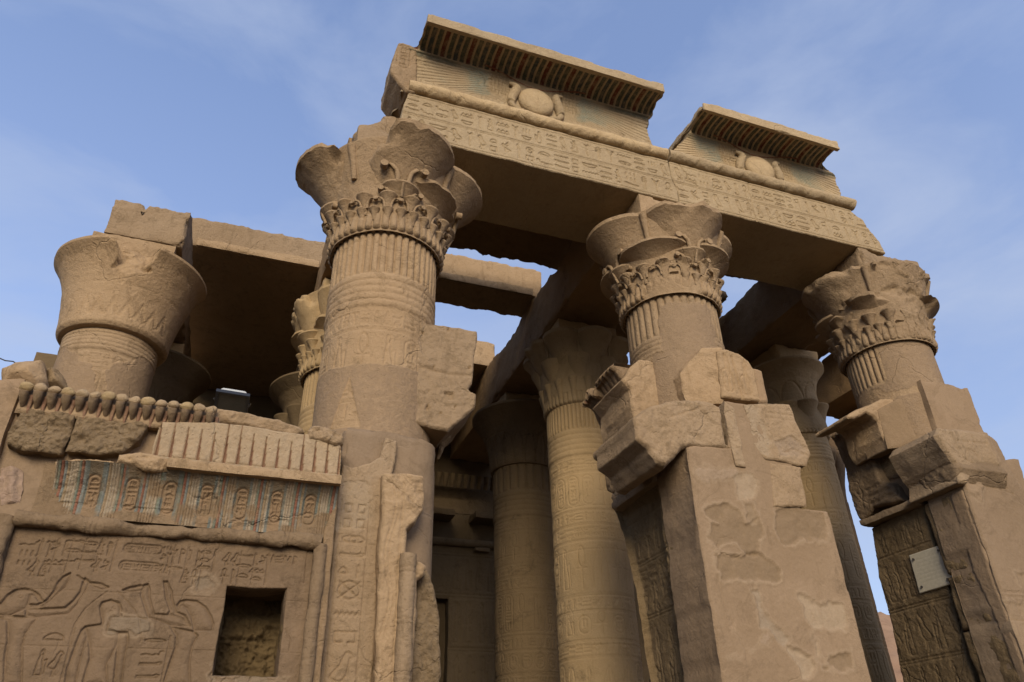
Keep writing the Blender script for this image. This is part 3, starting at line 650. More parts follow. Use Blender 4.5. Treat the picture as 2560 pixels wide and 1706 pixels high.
# second row, composite capital seen left of the front column
t = column('small column with a broken leafy capital peeping out left of the tall front shaft', B2)
part('capital', 'inner', t, lambda b: composite(b, B2, seed=51, chew=.55, lob=8, rl=.58, dl=.98, zl=10.9, curls=False, a0=22.5))
part('shaft', 'inner', t, lambda b: shaft(b, B2, .9, zfine=5, nz=240, seed=12)); abacus(t, B2, .85, 11.8, 12.41, 'inner')
t = column('lower dim column with a flared rim in the dark opening left of the front shaft', B3)
part('capital', 'inner_shaded', t, lambda b: (bell(b, B3, [(.93, 10.0), (1.0, 10.03), (1.03, 10.3), (1.05, 10.8), (1.12, 11.2), (1.3, 11.5), (1.6, 11.75)], .06, 6), [trumpet(b, B3, i*45, .8, 1.0, 10.0, 10.9, .2, .36, 2.2, .04, 24, 10) for i in range(8)]))
part('shaft', 'inner_shaded', t, lambda b: shaft(b, B3, .9, zfine=5, nz=120, seed=13, rel=False)); abacus(t, B3, .85, 11.8, 12.41, 'inner')
# second row behind the first doorway: tiers of umbels, intact
def umbels(b, ax, rn=.93, z0=10.0, seed=0):
    zr = np.r_[np.linspace(z0-.01, z0+.07, 7), np.linspace(z0+.1, z0+.4, 6)]
    lathe(b, ax, lambda th, Z, S: (rn+.02+.08*np.sqrt(np.clip(1-(1-np.clip((Z-z0)/.09, 0, 1))**2, 0, 1)))*(1-.03*(1-np.abs(np.sin(np.radians(th)*24)))**1.5), zr, nth=480)
    lathe(b, ax, lambda th, Z, S: rn+.09+.24*np.clip((Z-z0)/1.9, 0, 1)**1.6, np.linspace(z0+.3, z0+1.9, 30))
    for i in range(16): trumpet(b, ax, i*22.5+11.25, rn+.02, rn+.1, z0+.15, z0+.66, .08, .125, 2.2, .02, 18, 9)
    for i in range(8):
        trumpet(b, ax, i*45+22.5, rn-.2, rn+.03, z0+.45, z0+1.27, .25, .36, 1.5, .0, 30, 12)
        trumpet(b, ax, i*45+22.5, rn-.2, rn+.015, z0+1.27, z0+1.42, .36, .16, .8, .0, 30, 6)
        trumpet(b, ax, i*45, .55, 1.03, z0+.75, z0+1.82, .36, .52, 3.6, .10, 48, 22, .5 if i == 6 else .0, seed+i)
        tube(b, [np.array([ax[0]+math.sin(R_(i*45+22.5))*q, ax[1]-math.cos(R_(i*45+22.5))*q, zz]) for q, zz in ((rn+.27, z0+1.2), (rn+.26, z0+1.5), (rn+.32, z0+1.8))], np.array([.02, .03, .05]), 8)
t = column('ochre inner column with an intact capital of tiered papyrus heads, in the left doorway', C2)
part('capital', 'inner', t, lambda b: umbels(b, C2, .88, seed=3))
part('shaft', 'inner', t, lambda b: shaft(b, C2, .9, z1=10.0, flz=(9.3, 9.95), flutes=52, bands=(8.6, 9.28), seed=14, zfine=3, nz=420))
abacus(t, C2, .85, 11.9, 12.41, 'inner')
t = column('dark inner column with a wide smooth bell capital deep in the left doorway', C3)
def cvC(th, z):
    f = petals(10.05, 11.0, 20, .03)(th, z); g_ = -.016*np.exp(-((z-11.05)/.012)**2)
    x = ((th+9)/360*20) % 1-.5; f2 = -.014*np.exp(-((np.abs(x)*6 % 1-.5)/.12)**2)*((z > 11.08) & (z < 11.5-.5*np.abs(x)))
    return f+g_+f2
part('capital', 'inner_shaded', t, lambda b: bell(b, C3, [(.94, 10.02), (1.0, 10.03), (1.03, 10.12), (1.07, 10.5), (1.13, 10.85), (1.24, 11.2), (1.4, 11.5), (1.6, 11.78)], .09, 8, carve=cvC))
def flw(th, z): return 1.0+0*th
part('shaft', 'inner_shaded', t, lambda b: shaft(b, C3, .93, z1=10.03, flz=(9.25, 9.98), flutes=22, bands=(8.45, 9.2), seed=15, zfine=3.5, nz=360))
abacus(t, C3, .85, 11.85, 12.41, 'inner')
# second row behind the right doorway
t = column('slim ochre column with a round rimmed bell capital behind the right doorway', D2)
def d2cap(b):
    bell(b, D2, [(.74, 9.8), (.80, 9.82), (.81, 9.95), (.78, 10.3), (.74, 10.7), (.74, 11.1), (.80, 11.4), (.93, 11.65), (1.12, 11.85)], .07, 9, carve=lambda th, z: petals(10.62, 11.3, 7, .03, 10)(th, z)-.02*np.exp(-((z-11.02)/.012)**2))
    for i in range(8): trumpet(b, D2, i*45-8, .50, .62, 9.95, 10.62, .24, .36, 3.4, .03, 28, 12)
    zr = np.linspace(9.72, 9.86, 8)
    lathe(b, D2, lambda th, Z, S: (.74+.06*np.sqrt(np.clip(1-((Z-9.8)/.08)**2, 0, 1)))*(1-.03*(1-np.abs(np.sin(np.radians(th)*22)))), zr, nth=400)
part('capital', 'inner', t, d2cap)
part('shaft', 'inner', t, lambda b: shaft(b, D2, .72, z1=9.78, flz=None, bands=(9.0, 9.5), seed=16, zfine=3.5, nz=300, taper=.1))
abacus(t, D2, .75, 11.9, 12.41, 'inner')
t = column('far right column whose wide dark bell rim shows under the eastern beam', E2)
part('capital', 'beam', t, lambda b: bell(b, E2, [(.9, 10.2), (1.0, 10.22), (1.03, 10.6), (1.12, 11.0), (1.3, 11.4), (1.6, 11.75)], .07, 10))
part('shaft', 'beam', t, lambda b: shaft(b, E2, .9, z1=10.25, flz=None, bands=None, rel=False, zfine=5, nz=60)); abacus(t, E2, .8, 11.8, 12.41, 'beam')
t = column('rear column with a dark bud capital standing against the bright strip of sky', E3)
part('capital', 'beam', t, lambda b: bell(b, E3, [(.88, 10.0), (.9, 10.4), (1.0, 10.9), (1.12, 11.4), (1.15, 11.75), (1.1, 11.95)], .05, 11, carve=petals(10.2, 11.9, 8, .03)))
part('shaft', 'beam', t, lambda b: shaft(b, E3, .9, z1=10.05, flz=None, bands=None, seed=18, zfine=3, nz=300)); abacus(t, E3, .95, 12.0, 12.8, 'beam')
# ------------------------------------------------------------------ front beam with its two cornice blocks
def lerp_poly(*p): return list(p)
def arch(name, poly, label, seed, crack=None):
    rnd = random.Random(seed); x0 = min(p[0] for p in poly); x1 = max(p[0] for p in poly)
    c = Carve(x0-.1, x1+.1, 12.3, 13.7, 110)
    for z in (13.54, 13.03, 12.99, 12.47): c.line([(x0, z), (x1, z)], .012, .022)
    c.row(x0+.08, x1-.1, 13.08, 13.49, .0105, .036, rnd, True); c.row(x0+.06, x1-.1, 12.52, 12.96, .0105, .036, rnd, True)
    if crack:
        for k in crack: c.line(k, .014, .04)
    b = MB(); slab(b, poly, 'Y', 10.0, 1.92, res=.011, rnd=.025, amp=.008, nsc=1.6, jag=.012, hf=c, seed=seed, back=True, side_amp=.015)
    return tag(b.build(name, M['frieze']), label, 'beam')
arch('architrave', [(1.62, 12.41), (1.60, 12.8), (1.63, 13.2), (1.70, 13.61), (7.62, 13.61), (7.64, 13.1), (7.71, 12.8), (7.72, 12.41)], 'long beam with two hieroglyph rows over the left doorway, under the larger cornice', 101)
arch('architrave', [(7.735, 12.41), (7.725, 12.8), (7.655, 13.1), (7.635, 13.61), (12.72, 13.61), (12.8, 13.5), (13.02, 13.35), (13.12, 13.05), (13.3, 12.75), (13.38, 12.41)],
     'stone beam with two rows of hieroglyphs over the right doorway, its right end broken off', 102, [[(9.75, 13.6), (9.7, 13.3), (9.74, 13.1), (9.68, 12.8), (9.72, 12.42)], [(7.9, 13.6), (8.1, 13.2), (8.3, 13.05)]])
RED, GRN, BLU, TEA, OCH = (.11, .024, .016), (.055, .065, .05), (.035, .05, .055), (.15, .21, .18), (.3, .21, .11)
def cornice(label, x0w, x1w, x0t, x1t, xt0, xt1, xd, zt, seed, broken_left=0):
    root = thing('cornice_block', label, 'cornice', ((x0w+x1w)/2, 10.4, 13.61))
    prof = np.array([(10.03, 13.62), (10.03, 13.95), (10.04, 14.3), (10.02, 14.66), (9.99, 14.82), (9.94, 14.93), (9.85, 14.99), (9.72, 15.01), (9.55, 15.005), (9.34, 14.98)])
    prof[:, 1] = 13.62+(prof[:, 1]-13.62)*(zt-13.62)/(15.22-13.62)
    sl = np.r_[0, np.cumsum(np.hypot(*np.diff(prof, axis=0).T))]; S = np.linspace(0, sl[-1], 190)
    y = np.interp(S, sl, prof[:, 0]); z = np.interp(S, sl, prof[:, 1])
    for _ in range(6): y[1:-1] = (y[:-2]+2*y[1:-1]+y[2:])/4; z[1:-1] = (z[:-2]+2*z[1:-1]+z[2:])/4
    ny, nz_ = np.gradient(z, S), -np.gradient(y, S)               # outward normal (towards -Y / down)
    s_str = sl[-1]-.66                                            # stripe band starts here
    f = ss(s_str-.1, s_str+.15, S)
    xa = x0w+(x0t-x0w)*f; xb = x1w+(x1t-x1w)*f
    if broken_left: xa = x0w+(x0t-x0w)*np.clip((z-13.9)/(zt-14.2), 0, 1)**.8
    q = np.stack([S*0, S, S*0], -1); xa = xa+.05*fbm(q, 3.5, 5, seed); xb = xb+.06*fbm(q, 3.5, 5, seed+3)
    nx = int((x1w-x0w)/.0105); T = np.linspace(0, 1, nx)
    X = xa[None, :]+T[:, None]*(xb-xa)[None, :]; Sg = np.broadcast_to(S, X.shape); Zg = np.broadcast_to(z, X.shape)
    H = .012*fbm(np.stack([X, Sg, 0*X], -1), 1.6, 5, seed); C_ = np.zeros(X.shape+(4,))
    per = .142; k = X/per; fr = k % 1; idx = np.floor(k).astype(int)
    top = ss(s_str-.01, s_str+.02, Sg)*(1-ss(sl[-1]-.05, sl[-1]-.03, Sg)); inn = (fr > .2) & (fr < .84)
    H += -.022*top*ss(.14, .22, fr)*(1-ss(.82, .9, fr))
    pal = np.array([RED, GRN, BLU, GRN])[np.abs((idx*7919) % 4)]
    m = top*inn*.93; C_[..., :3] = np.where(m[..., None] > 0, pal, C_[..., :3]); C_[..., 3] = m
    # winged disc: feathers spreading from xd
    dx = X-xd; ax_ = np.abs(dx); zc = 14.32*(zt/15.22)
    zl = Zg-zc
    lo_ = -.10-.05*ax_-.0*ax_; 
    wing = ss(.55, .65, ax_)*(Sg < s_str-.02)
    ang = np.arctan2(zl+.25, ax_+.0)
    up = (zl > .18-.03*ax_)
    fe = np.abs((np.arctan2(zl-.52, ax_-.1)*26) % 1-.5)
    H += -.020*wing*np.exp(-((fe-.5)/.16)**2)*(zl > -.22)
    fe2 = np.abs((X/.13) % 1-.5); low = (zl <= -.22)*(zl > -.42); H += -.014*low*np.exp(-((fe2-.5)/.12)**2)
    sc_l = (ax_ > .55)*(ax_ < 1.05)*(zl > .0)*(Sg < s_str); H += -.02*sc_l*(np.abs(np.sin(X*38)*np.cos(zl*38)) < .22)
    nn_ = fbm(np.stack([X, Sg, 0*X], -1), 2.2, 4, seed+5); tl = wing*ss(.95, 1.15, ax_+.1*nn_)*(1-ss(1.3, 2.1, ax_+.35*nn_))*ss(-.12, .02, zl+.1*nn_+.12*(ax_-1))*.6*(fe < .42)
    dk = ss(s_str-.16, s_str-.12, Sg)*(1-ss(s_str-.03, s_str-.01, Sg))*ss(1.5, 2.0, ax_)*.75
    for mm, col in ((tl, TEA), (dk, GRN)):
        w_ = mm > C_[..., 3]; C_[..., :3] = np.where(w_[..., None], col, C_[..., :3]); C_[..., 3] = np.maximum(C_[..., 3], mm)
    rl_ = np.exp(-((Sg-s_str+.03+.11*np.cos(np.clip(dx, -1.15, 1.15)*2.7))/.014)**2)*(ax_ < 1.2); w_ = rl_ > .3
    C_[..., :3] = np.where(w_[..., None], (.2, .05, .03), C_[..., :3]); C_[..., 3] = np.where(w_, .85, C_[..., 3]); H += .015*w_
    P = np.stack([X, y[None, :]-H*ny[None, :], z[None, :]-H*nz_[None, :]*-1*-1], -1)
    b = MB(); b.grid(P, C_)
    for side in (0, -1):                                          # broken ends
        e = P[side]; kk = np.linspace(0, 1, 26); E_ = np.zeros((len(kk), len(e), 3))
        E_[..., 0] = e[None, :, 0]; E_[..., 1] = e[None, :, 1]+(11.05-e[None, :, 1])*kk[:, None]; E_[..., 2] = e[None, :, 2]
        E_[..., 0] += .08*fbm(E_, 2.8, 5, seed+20)*(kk[:, None] > 0)
        b.grid(E_)
    b.grid(np.stack([np.stack([xa, np.full_like(xa, 11.05), z], -1), np.stack([xb, np.full_like(xb, 11.05), z], -1)]))
    b.build('cavetto', M['frieze'], root)
    b = MB(); rbox(b, x0t+.0, x1t+.03, 9.27, 9.36, zt-.27, zt, .04, .01, .03, seed=seed); rbox(b, x0t+.0, x1t+.03, 9.36, 11.05, zt-.15, zt-.01, .06, .01, .05, seed=seed); b.build('fillet', M['frieze'], root)
    b = MB()
    def rf(t, th, rad):
        x = xt0+(xt1-xt0)*t; u = (x % .62)/.62
        g_ = np.exp(-((u-.1)/.012)**2)+np.exp(-((u-.16)/.012)**2)+np.exp(-((u-.22)/.012)**2)+np.exp(-((u-.28)/.012)**2)
        v = ((x+.12*th) % .62)/.62; g_ = g_+(np.exp(-((v-.55)/.014)**2)+np.exp(-((v-.62)/.014)**2))*1.2
        return rad*(1-.09*g_)
    nn = int((xt1-xt0)/.014); xs = np.linspace(xt0, xt1, nn); qx = np.stack([xs, xs*0, xs*0], -1)
    tube(b, np.stack([xs, 10.0+0*xs, 13.765+.0*xs], -1), .148*(1-.12*np.clip(fbm(qx, 1.2, 4, seed+4)-.25, 0, 1)), 40, rf=rf, amp=.012, seed=seed)
    b.build('torus_moulding', M['frieze'], root)
    # disc with two cobras
    b = MB(); th = np.linspace(0, 2*np.pi, 60, endpoint=False); rr = np.array([.40, .405, .39, .34, .25, .14, .01]); hh = np.array([-.03, .03, .075, .115, .14, .152, .156])
    b.grid(np.stack([xd+rr[:, None]*np.cos(th), 10.02-hh[:, None]+0*th, zc+rr[:, None]*np.sin(th)*.97], -1), wv=True); sdo = b.build('sun_disc', M['frieze'], root)
    for sg in (-1, 1):
        b = MB(); p = [(.30, -.34), (.44, -.36), (.58, -.26), (.57, -.08), (.50, .12), (.44, .24), (.50, .34), (.62, .36)]
        pts = np.array([(xd+sg*u, 10.01-.05*(v > .2), zc+v) for u, v in p]); tt = np.linspace(0, 7, 40); pts = np.stack([np.interp(tt, range(8), pts[:, i]) for i in range(3)], -1)
        for _ in range(8): pts[1:-1] = (pts[:-2]+2*pts[1:-1]+pts[2:])/4
        tube(b, pts, np.interp(tt, range(8), [.04, .06, .075, .10, .115, .10, .06, .03]), 16, amp=.008, seed=seed); b.build('cobra', M['frieze'], sdo)
    return root
r1 = cornice('larger cornice block with winged sun disc and striped overhang, topmost of the ruin', 1.55, 7.26, 1.86, 7.3, 1.70, 7.58, 4.47, 15.22, 201)
r2 = cornice('smaller cornice block with winged sun disc, right of the gap of sky', 7.72, 12.55, 8.32, 12.1, 7.64, 12.82, 10.18, 15.02, 202, 1)
b = MB(); cz = Carve(1.2, 1.9, 13.9, 15.2, 110); cz.cartouche(1.42, 1.68, 14.25, 14.95, .013, .025, random.Random(3))
slab(b, [(1.33, 14.0), (1.30, 14.3), (1.38, 14.75), (1.42, 15.0), (1.52, 15.06), (1.80, 14.98), (1.86, 13.95), (1.84, 13.6), (1.66, 13.58), (1.5, 13.74)], 'Y', 9.97, 1.0, .014, .05, .012, 2.5, .015, cz, seed=5, back=True)
b.build('cavetto_end', M['sand'], r1)
# rubble stone left of the beam end, over the front left column
b = MB(); slab(b, polyY([(812, 335), (815, 305), (845, 285), (870, 275), (885, 262), (905, 258), (922, 268), (930, 300), (935, 325), (880, 335)], 10.3), 'Y', 10.3, 1.4, .03, .12, .03, 2.5, .03, seed=61, g=.6, back=True)
tag(b.build('broken_block', M['sand']), 'jagged broken stone on the left column top, left of the carved beam end', 'stone block')

# ------------------------------------------------------------------ beams running back, roof slabs
def block(name, label, cat, x0, x1, y0, y1, z0, z1, mat='beam', group=None, res=.12, amp=.02, chip=.1, seed=0, warp=None):
    b = MB(); rbox(b, x0, x1, y0, y1, z0, z1, res, amp, chip, seed=seed, warp=warp); return tag(b.build(name, M[mat]), label, cat, group)
GB = 'beams running back into the temple'
def jagtop(sd_, a=.35, base=14.0):
    def f(P): P = P.copy(); k = ss(base-.5, base, P[..., 2]); P[..., 2] -= k*a*np.clip(fbm(P*[.0, 1, 0], .55, 5, sd_)+.15, 0, 1.2); return P
    return f
block('beam', 'short broken beam end resting on the chevron-carved column, its top chipped', 'beam', -4.0, -2.36, 15.0, 25.38, 12.47, 13.62, 'sand', GB, .05, .02, .10, 71, lambda P: jagtop(7, .5, 13.6)(P)-np.stack([0*P[..., 0], 0*P[..., 0], .14*ss(-3.42, -3.36, P[..., 0])*(1-ss(-3.32, -3.26, P[..., 0]))*(P[..., 2] > 13.3)*(P[..., 1] < 16)], -1))
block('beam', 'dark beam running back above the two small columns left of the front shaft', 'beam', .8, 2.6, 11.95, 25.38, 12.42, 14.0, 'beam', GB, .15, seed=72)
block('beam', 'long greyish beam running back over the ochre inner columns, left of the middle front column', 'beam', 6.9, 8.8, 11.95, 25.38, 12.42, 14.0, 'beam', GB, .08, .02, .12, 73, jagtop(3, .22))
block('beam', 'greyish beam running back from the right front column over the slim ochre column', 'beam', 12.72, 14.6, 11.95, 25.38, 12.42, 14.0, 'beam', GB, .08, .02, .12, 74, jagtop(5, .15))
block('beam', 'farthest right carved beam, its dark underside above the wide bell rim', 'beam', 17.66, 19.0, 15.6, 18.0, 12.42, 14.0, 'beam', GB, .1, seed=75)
GS = 'flat roof slabs'
def ledged(P): return P
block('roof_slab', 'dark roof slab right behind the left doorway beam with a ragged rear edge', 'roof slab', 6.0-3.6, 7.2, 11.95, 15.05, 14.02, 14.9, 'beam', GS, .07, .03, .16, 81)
block('roof_slab', 'narrow roof slab crossing the sky gap beside the leafy front left capital', 'roof slab', 2.3, 7.2, 16.42, 17.62, 14.02, 15.0, 'sand', GS, .05, .012, .06, 82)
block('roof_slab', 'rear roof slab under the lower sky gap behind the broken lintel stub', 'roof slab', 2.3, 7.2, 20.75, 25.38, 14.02, 14.95, 'sand', GS, .06, .012, .06, 83)
block('roof_slab', 'wide roof slab over the dark opening right of the chevron-carved column', 'roof slab', -2.7, 1.2, 17.0, 25.38, 14.02, 14.95, 'sand', GS, .06, .012, .06, 84)
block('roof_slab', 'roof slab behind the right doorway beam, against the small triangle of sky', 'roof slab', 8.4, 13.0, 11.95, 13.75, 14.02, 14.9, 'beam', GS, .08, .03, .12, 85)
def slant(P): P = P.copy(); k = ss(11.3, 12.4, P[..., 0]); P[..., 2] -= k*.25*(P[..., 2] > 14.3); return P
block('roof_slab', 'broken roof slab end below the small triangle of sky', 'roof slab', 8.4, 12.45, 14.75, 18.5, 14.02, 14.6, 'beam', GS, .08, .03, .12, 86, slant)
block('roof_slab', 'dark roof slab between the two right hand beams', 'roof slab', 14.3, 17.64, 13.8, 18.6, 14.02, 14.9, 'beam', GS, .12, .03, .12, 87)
# front ledges at the foot of two of the roof slabs
for nm, x0, x1, y0 in (('roof_slab.001', 2.62, 6.88, 16.35), ('roof_slab.003', -2.35, .8, 16.93)):
    b = MB(); rbox(b, x0, x1, y0, y0+.1, 14.0, 14.24, .06, .012, .04, seed=int(y0*10)); b.build('slab_lip', M['sand'], bpy.data.objects[nm])

# ------------------------------------------------------------------ rear wall of the hall
t = thing('rear_wall', 'dark rear wall of the hall with cornice and door, behind the inner columns', 'wall', (3, 25.5, 0))
cw = Carve(5.8, 9.2, 4, 11, 40); rnd = random.Random(5)
for z in (8.8, 8.7, 7.4, 7.3, 5.7, 5.6): cw.line([(5.4, z), (9.4, z)], .025, .03)
for i in range(6): cw.glyph('god' if i % 2 else 'man', 6.95+i*.4, 7.5, .38, 1.1, .025, .035); cw.glyph('man' if i % 2 else 'god', 6.95+i*.45, 5.8, .42, 1.4, .025, .035); cw.glyph('god', 7.0+i*.45, 4.1, .42, 1.4, .025, .035)
part('wall', 'inner_shaded', t, lambda b: (slab(b, [(-7.5, 0), (-7.5, 14.6), (16, 14.6), (16, 0)], 'Y', 25.4, 1.2, .2, .05, .03, 1.0, seed=4), slab(b, [(5.4, 0), (5.4, 9.05), (9.5, 9.05), (9.5, 0)], 'Y', 25.0, .5, .03, .03, .02, 1.4, hf=cw, seed=5, holes=[[(6.45, -1), (6.45, 7.25), (6.9, 7.25), (6.9, -1)]])))
part('cobra_frieze', 'inner_shaded', t, lambda b: [tube(b, [(x, 24.95, 11.2), (x, 24.8, 11.45), (x, 24.75, 11.62)], np.array([.08, .1, .12]), 10) for x in np.arange(5.6, 9.4, .26)]+[rbox(b, 5.4, 9.5, 25.38, 25.4, 10.35, 11.3, .12, .02, .05)])
part('cornice', 'inner_shaded', t, lambda b: (rbox(b, 5.4, 6.95, 24.55, 25.4, 10.0, 10.25, .1, .01, .05), rbox(b, 7.7, 9.5, 24.55, 25.4, 10.0, 10.25, .1, .01, .05)))
part('torus_moulding', 'inner_shaded', t, lambda b: tube(b, [(x, 24.95, 9.15) for x in np.linspace(5.4, 9.5, 20)], .14, 14))
part('door_lintel', 'inner_shaded', t, lambda b: rbox(b, 7.75, 8.3, 24.75, 25.0, 8.86, 9.0, .1, .01, .05))

# ------------------------------------------------------------------ tools for patched plaster faces
def patches(lst, seed=0, edge=.05):
    """lst: (polygon in face coordinates, colour, depth); broken-away or lighter patches"""
    def ev(U, V):
        q = np.stack([U, V, 0*U], -1); n1 = fbm(q, 3.0, 5, seed); out = []
        pts = np.stack([U.ravel(), V.ravel()], 1)
        for pl, col, dp in lst:
            s_, _ = poly_sd(pts, np.array(pl, float)); out.append((s_.reshape(U.shape)+.065*n1+.02*fbm(q, 14, 3, seed+1), col, dp))
        return q, out
    def hf(U, V):
        q, o = ev(U, V); h = 0*U
        for s_, col, dp in o: h = h-dp*ss(-.012, .02, s_)+.25*abs(dp)*np.exp(-((s_+.03)/.03)**2)+ss(0, .03, s_)*abs(dp)*.5*fbm(q, 6, 4, seed+3)
        return h
    def C(U, V):
        q, o = ev(U, V); c = np.zeros(U.shape+(4,)); c[..., :3] = PLA
        for s_, col, dp in o:
            m = ss(-.01, .015, s_); rim = np.exp(-((s_+.03)/.028)**2)*.35
            c[..., :3] = np.where((m > .02)[..., None], col, np.where((rim > .15)[..., None] & (c[..., 3:] < .1), LITE, c[..., :3])); c[..., 3] = np.maximum(c[..., 3], np.maximum(m*.85, rim*(c[..., 3] < .1)))
        return c
    return hf, C
def addf(*fs): return lambda U, V: sum(f(U, V) for f in fs)
GREY = (.19, .13, .076); WHT = (.31, .23, .15)

# ------------------------------------------------------------------ middle pillar (between the doorways)
t = thing('door_pillar', 'tall pillar between the two doorways with smooth patched plaster front and carved left side', 'pillar', (7.7, 10.6, 0))
Yp = 9.3; zz = lambda pts: polyY(zp(1480, 1000, .4502, pts), Yp)
pl = [(zz([(620, 610), (740, 590), (830, 620), (850, 680), (930, 650), (950, 760), (900, 850), (850, 845), (810, 790), (700, 800), (655, 770), (670, 690), (730, 695), (640, 635)]), GREY, .02),
      (zz([(690, 865), (800, 858), (960, 865), (1020, 920), (1035, 985), (960, 1025), (800, 1010), (730, 985), (700, 930)]), GREY, .025),
      (zz([(830, 560), (900, 570), (930, 640), (900, 700), (850, 680)]), (0.227, 0.160, 0.097), .02),
      (zz([(1015, 600), (1100, 590), (1300, 610), (1300, 780), (1180, 765), (1110, 800), (1060, 790), (1030, 720)]), GREY, .02),
      (zz([(1165, 1095), (1210, 1110), (1270, 1145), (1390, 1140), (1440, 1240), (1410, 1285), (1290, 1270), (1240, 1275), (1200, 1190)]), WHT, .02),
      (zz([(880, 1045), (930, 1060), (950, 1160), (1000, 1230), (1090, 1320), (1070, 1355), (1010, 1300), (945, 1260), (920, 1150)]), (0.260, 0.197, 0.134), .02),
      (zz([(1100, 1385), (1160, 1400), (1220, 1420), (1225, 1520), (1170, 1530), (1150, 1470)]), WHT, .025),
      (zz([(1310, 1410), (1440, 1400), (1460, 1500), (1300, 1500)]), GREY, .02), (zz([(1220, 1300), (1260, 1330), (1290, 1430), (1250, 1430)]), WHT, .02),
      (zz([(580, 395), (740, 380), (790, 400), (740, 450), (600, 430)]), (0.281, 0.202, 0.134), -.012),
      (zz([(800, 440), (880, 410), (920, 470), (900, 545), (820, 560)]), WHT, .012),
      (zz([(735, 1420), (860, 1400), (980, 1290), (980, 1330), (880, 1420), (750, 1460)]), (0.286, 0.206, 0.139), -.01)]
hf, C_ = patches(pl, 7)
part('plaster_front', 'plaster', t, lambda b: slab(b, [(6.44, 0), (6.44, 6.28), (6.6, 6.34), (7.25, 6.36), (7.4, 7.25), (8.2, 7.22), (8.5, 6.6), (8.45, 5.45), (9.0, 5.45), (9.0, 0)], 'Y', Yp, .95, .022, .03, .01, 1.2, .012, hf, C_, seed=31, side_amp=.03))
ca = Carve(10.0, 12.2, 2, 6.2, 60); rnd = random.Random(8)
for z in (5.75, 5.0, 4.95, 4.1, 4.05): ca.line([(10, z), (12.2, z)], .012, .02)
for i in range(5): ca.column(10.25+i*.36, 10.55+i*.36, 4.15, 4.9, .013, .02, rnd); ca.glyph('god' if i % 2 else 'ankh', 10.3+i*.36, 5.05, .3, .65, .015, .022); ca.glyph('god', 10.2+i*.4, 2.3, .4, 1.6, .018, .024)
part('carved_jamb', 'jamb', t, lambda b: slab(b, [(9.9, 0), (10.05, 6.1), (12.0, 6.1), (11.75, 4.5), (11.35, 3.2), (11.1, 0)][:3]+[(12.0, 6.1), (11.75, 5.5), (11.55, 4.5), (11.35, 3.1), (11.1, 0)], 'X', 6.47, 1.9, .016, .04, .02, 1.5, .012, addf(ca, lambda U, V: -.05*ss(.0, .02, np.abs(V-5.62)-10)*0-.16*ss(10.35, 10.5, U)*ss(-.1, .05, 5.95-V+.05*(U-11))), seed=33))
part('core', 'plaster', t, lambda b: rbox(b, 6.85, 8.9, 10.2, 12.0, 0, 7.2, .12, .02, .06, seed=3))
cl = Carve(10.4, 12.4, 6, 8.7, 70); rnd = random.Random(10)
for q in (6.95, 6.6): cl.row(10.9, 12.2, q-.3, q, .013, .02, rnd)
cl.line([(10.8, 7.02), (12.3, 7.06)], .012, .02)
part('lintel_stub', 'worn', t, lambda b: slab(b, [(10.75, 6.42), (10.75, 7.22), (12.18, 7.26), (12.12, 6.5), (11.9, 6.38), (11.3, 6.42)], 'X', 6.42, 1.6, .022, .05, .02, 2, .02, cl, seed=34))
part('ledge', 'sand', t, lambda b: (rbox(b, 6.34, 7.4, 10.25, 11.85, 6.02, 6.2, .05, .012, .05, seed=8), rbox(b, 6.40, 7.4, 10.5, 11.95, 6.2, 6.42, .05, .03, .1, seed=9)))
part('torus_moulding', 'sand', t, lambda b: tube(b, [(6.40, y_, 7.30) for y_ in np.linspace(10.9, 12.3, 50)], .105, 20, amp=.012, rf=lambda tt, th, r: r*(1-.05*(np.sin(tt*120) > .8))))
def cav(b, xf, y0, y1, z0, z1, flare, seed, front=True, nfl=9):
    """fluted cavetto facing -X with a broken end"""
    s_ = np.linspace(0, 1, 60); Yv = np.linspace(y0, y1, 140); S, Yg = np.meshgrid(s_, Yv, indexing='ij')
    X = xf-flare*S**2.0-.0; Z = z0+(z1-z0)*np.where(S < .85, S/.85*.93, .93+.07*(S-.85)/.15)
    fl = np.abs(np.sin((Yg-y0)/(y1-y0)*np.pi*nfl)); X = X+.055*(1-fl)**2
    off = .25*(1-S)**0*0; P = np.stack([X, Yg, Z], -1); P += .018*np.stack([fbm(P, 3, 4, seed+i) for i in range(3)], -1)
    P[..., 2] -= (.22*np.clip(fbm(P*[0, 1, 0], 2.4, 5, seed+8, .6)+.1, 0, 1)+.05*fl)*ss(.6, 1, S)
    C_ = np.zeros(S.shape+(4,)); C_[..., :3] = (.25, .11, .07); C_[..., 3] = .5*((fbm(P, 2.5, 4, seed+4) > .2))*(fl < .5)
    b.grid(P, C_)
    tk = np.array([.02, 0, .07]); b.grid(np.stack([P[-1], P[-1]+tk*.5, P[-1]+tk+[.03, 0, 0], P[-1]+tk+[.9, 0, .03]]))
    for k_ in (0, -1): b.grid(np.stack([P[:, k_], P[:, k_]+[.45, 0, 0], P[:, k_]+[.9, 0, 0]]))
    e_ = P[-1, [0, -1]]; b.grid(np.stack([e_, e_+tk, e_+tk+[.9, 0, 0], e_+[.9, 0, 0]]))
part('cavetto', 'worn', t, lambda b: cav(b, 6.46, 10.75, 12.15, 7.38, 8.5, .42, 5))
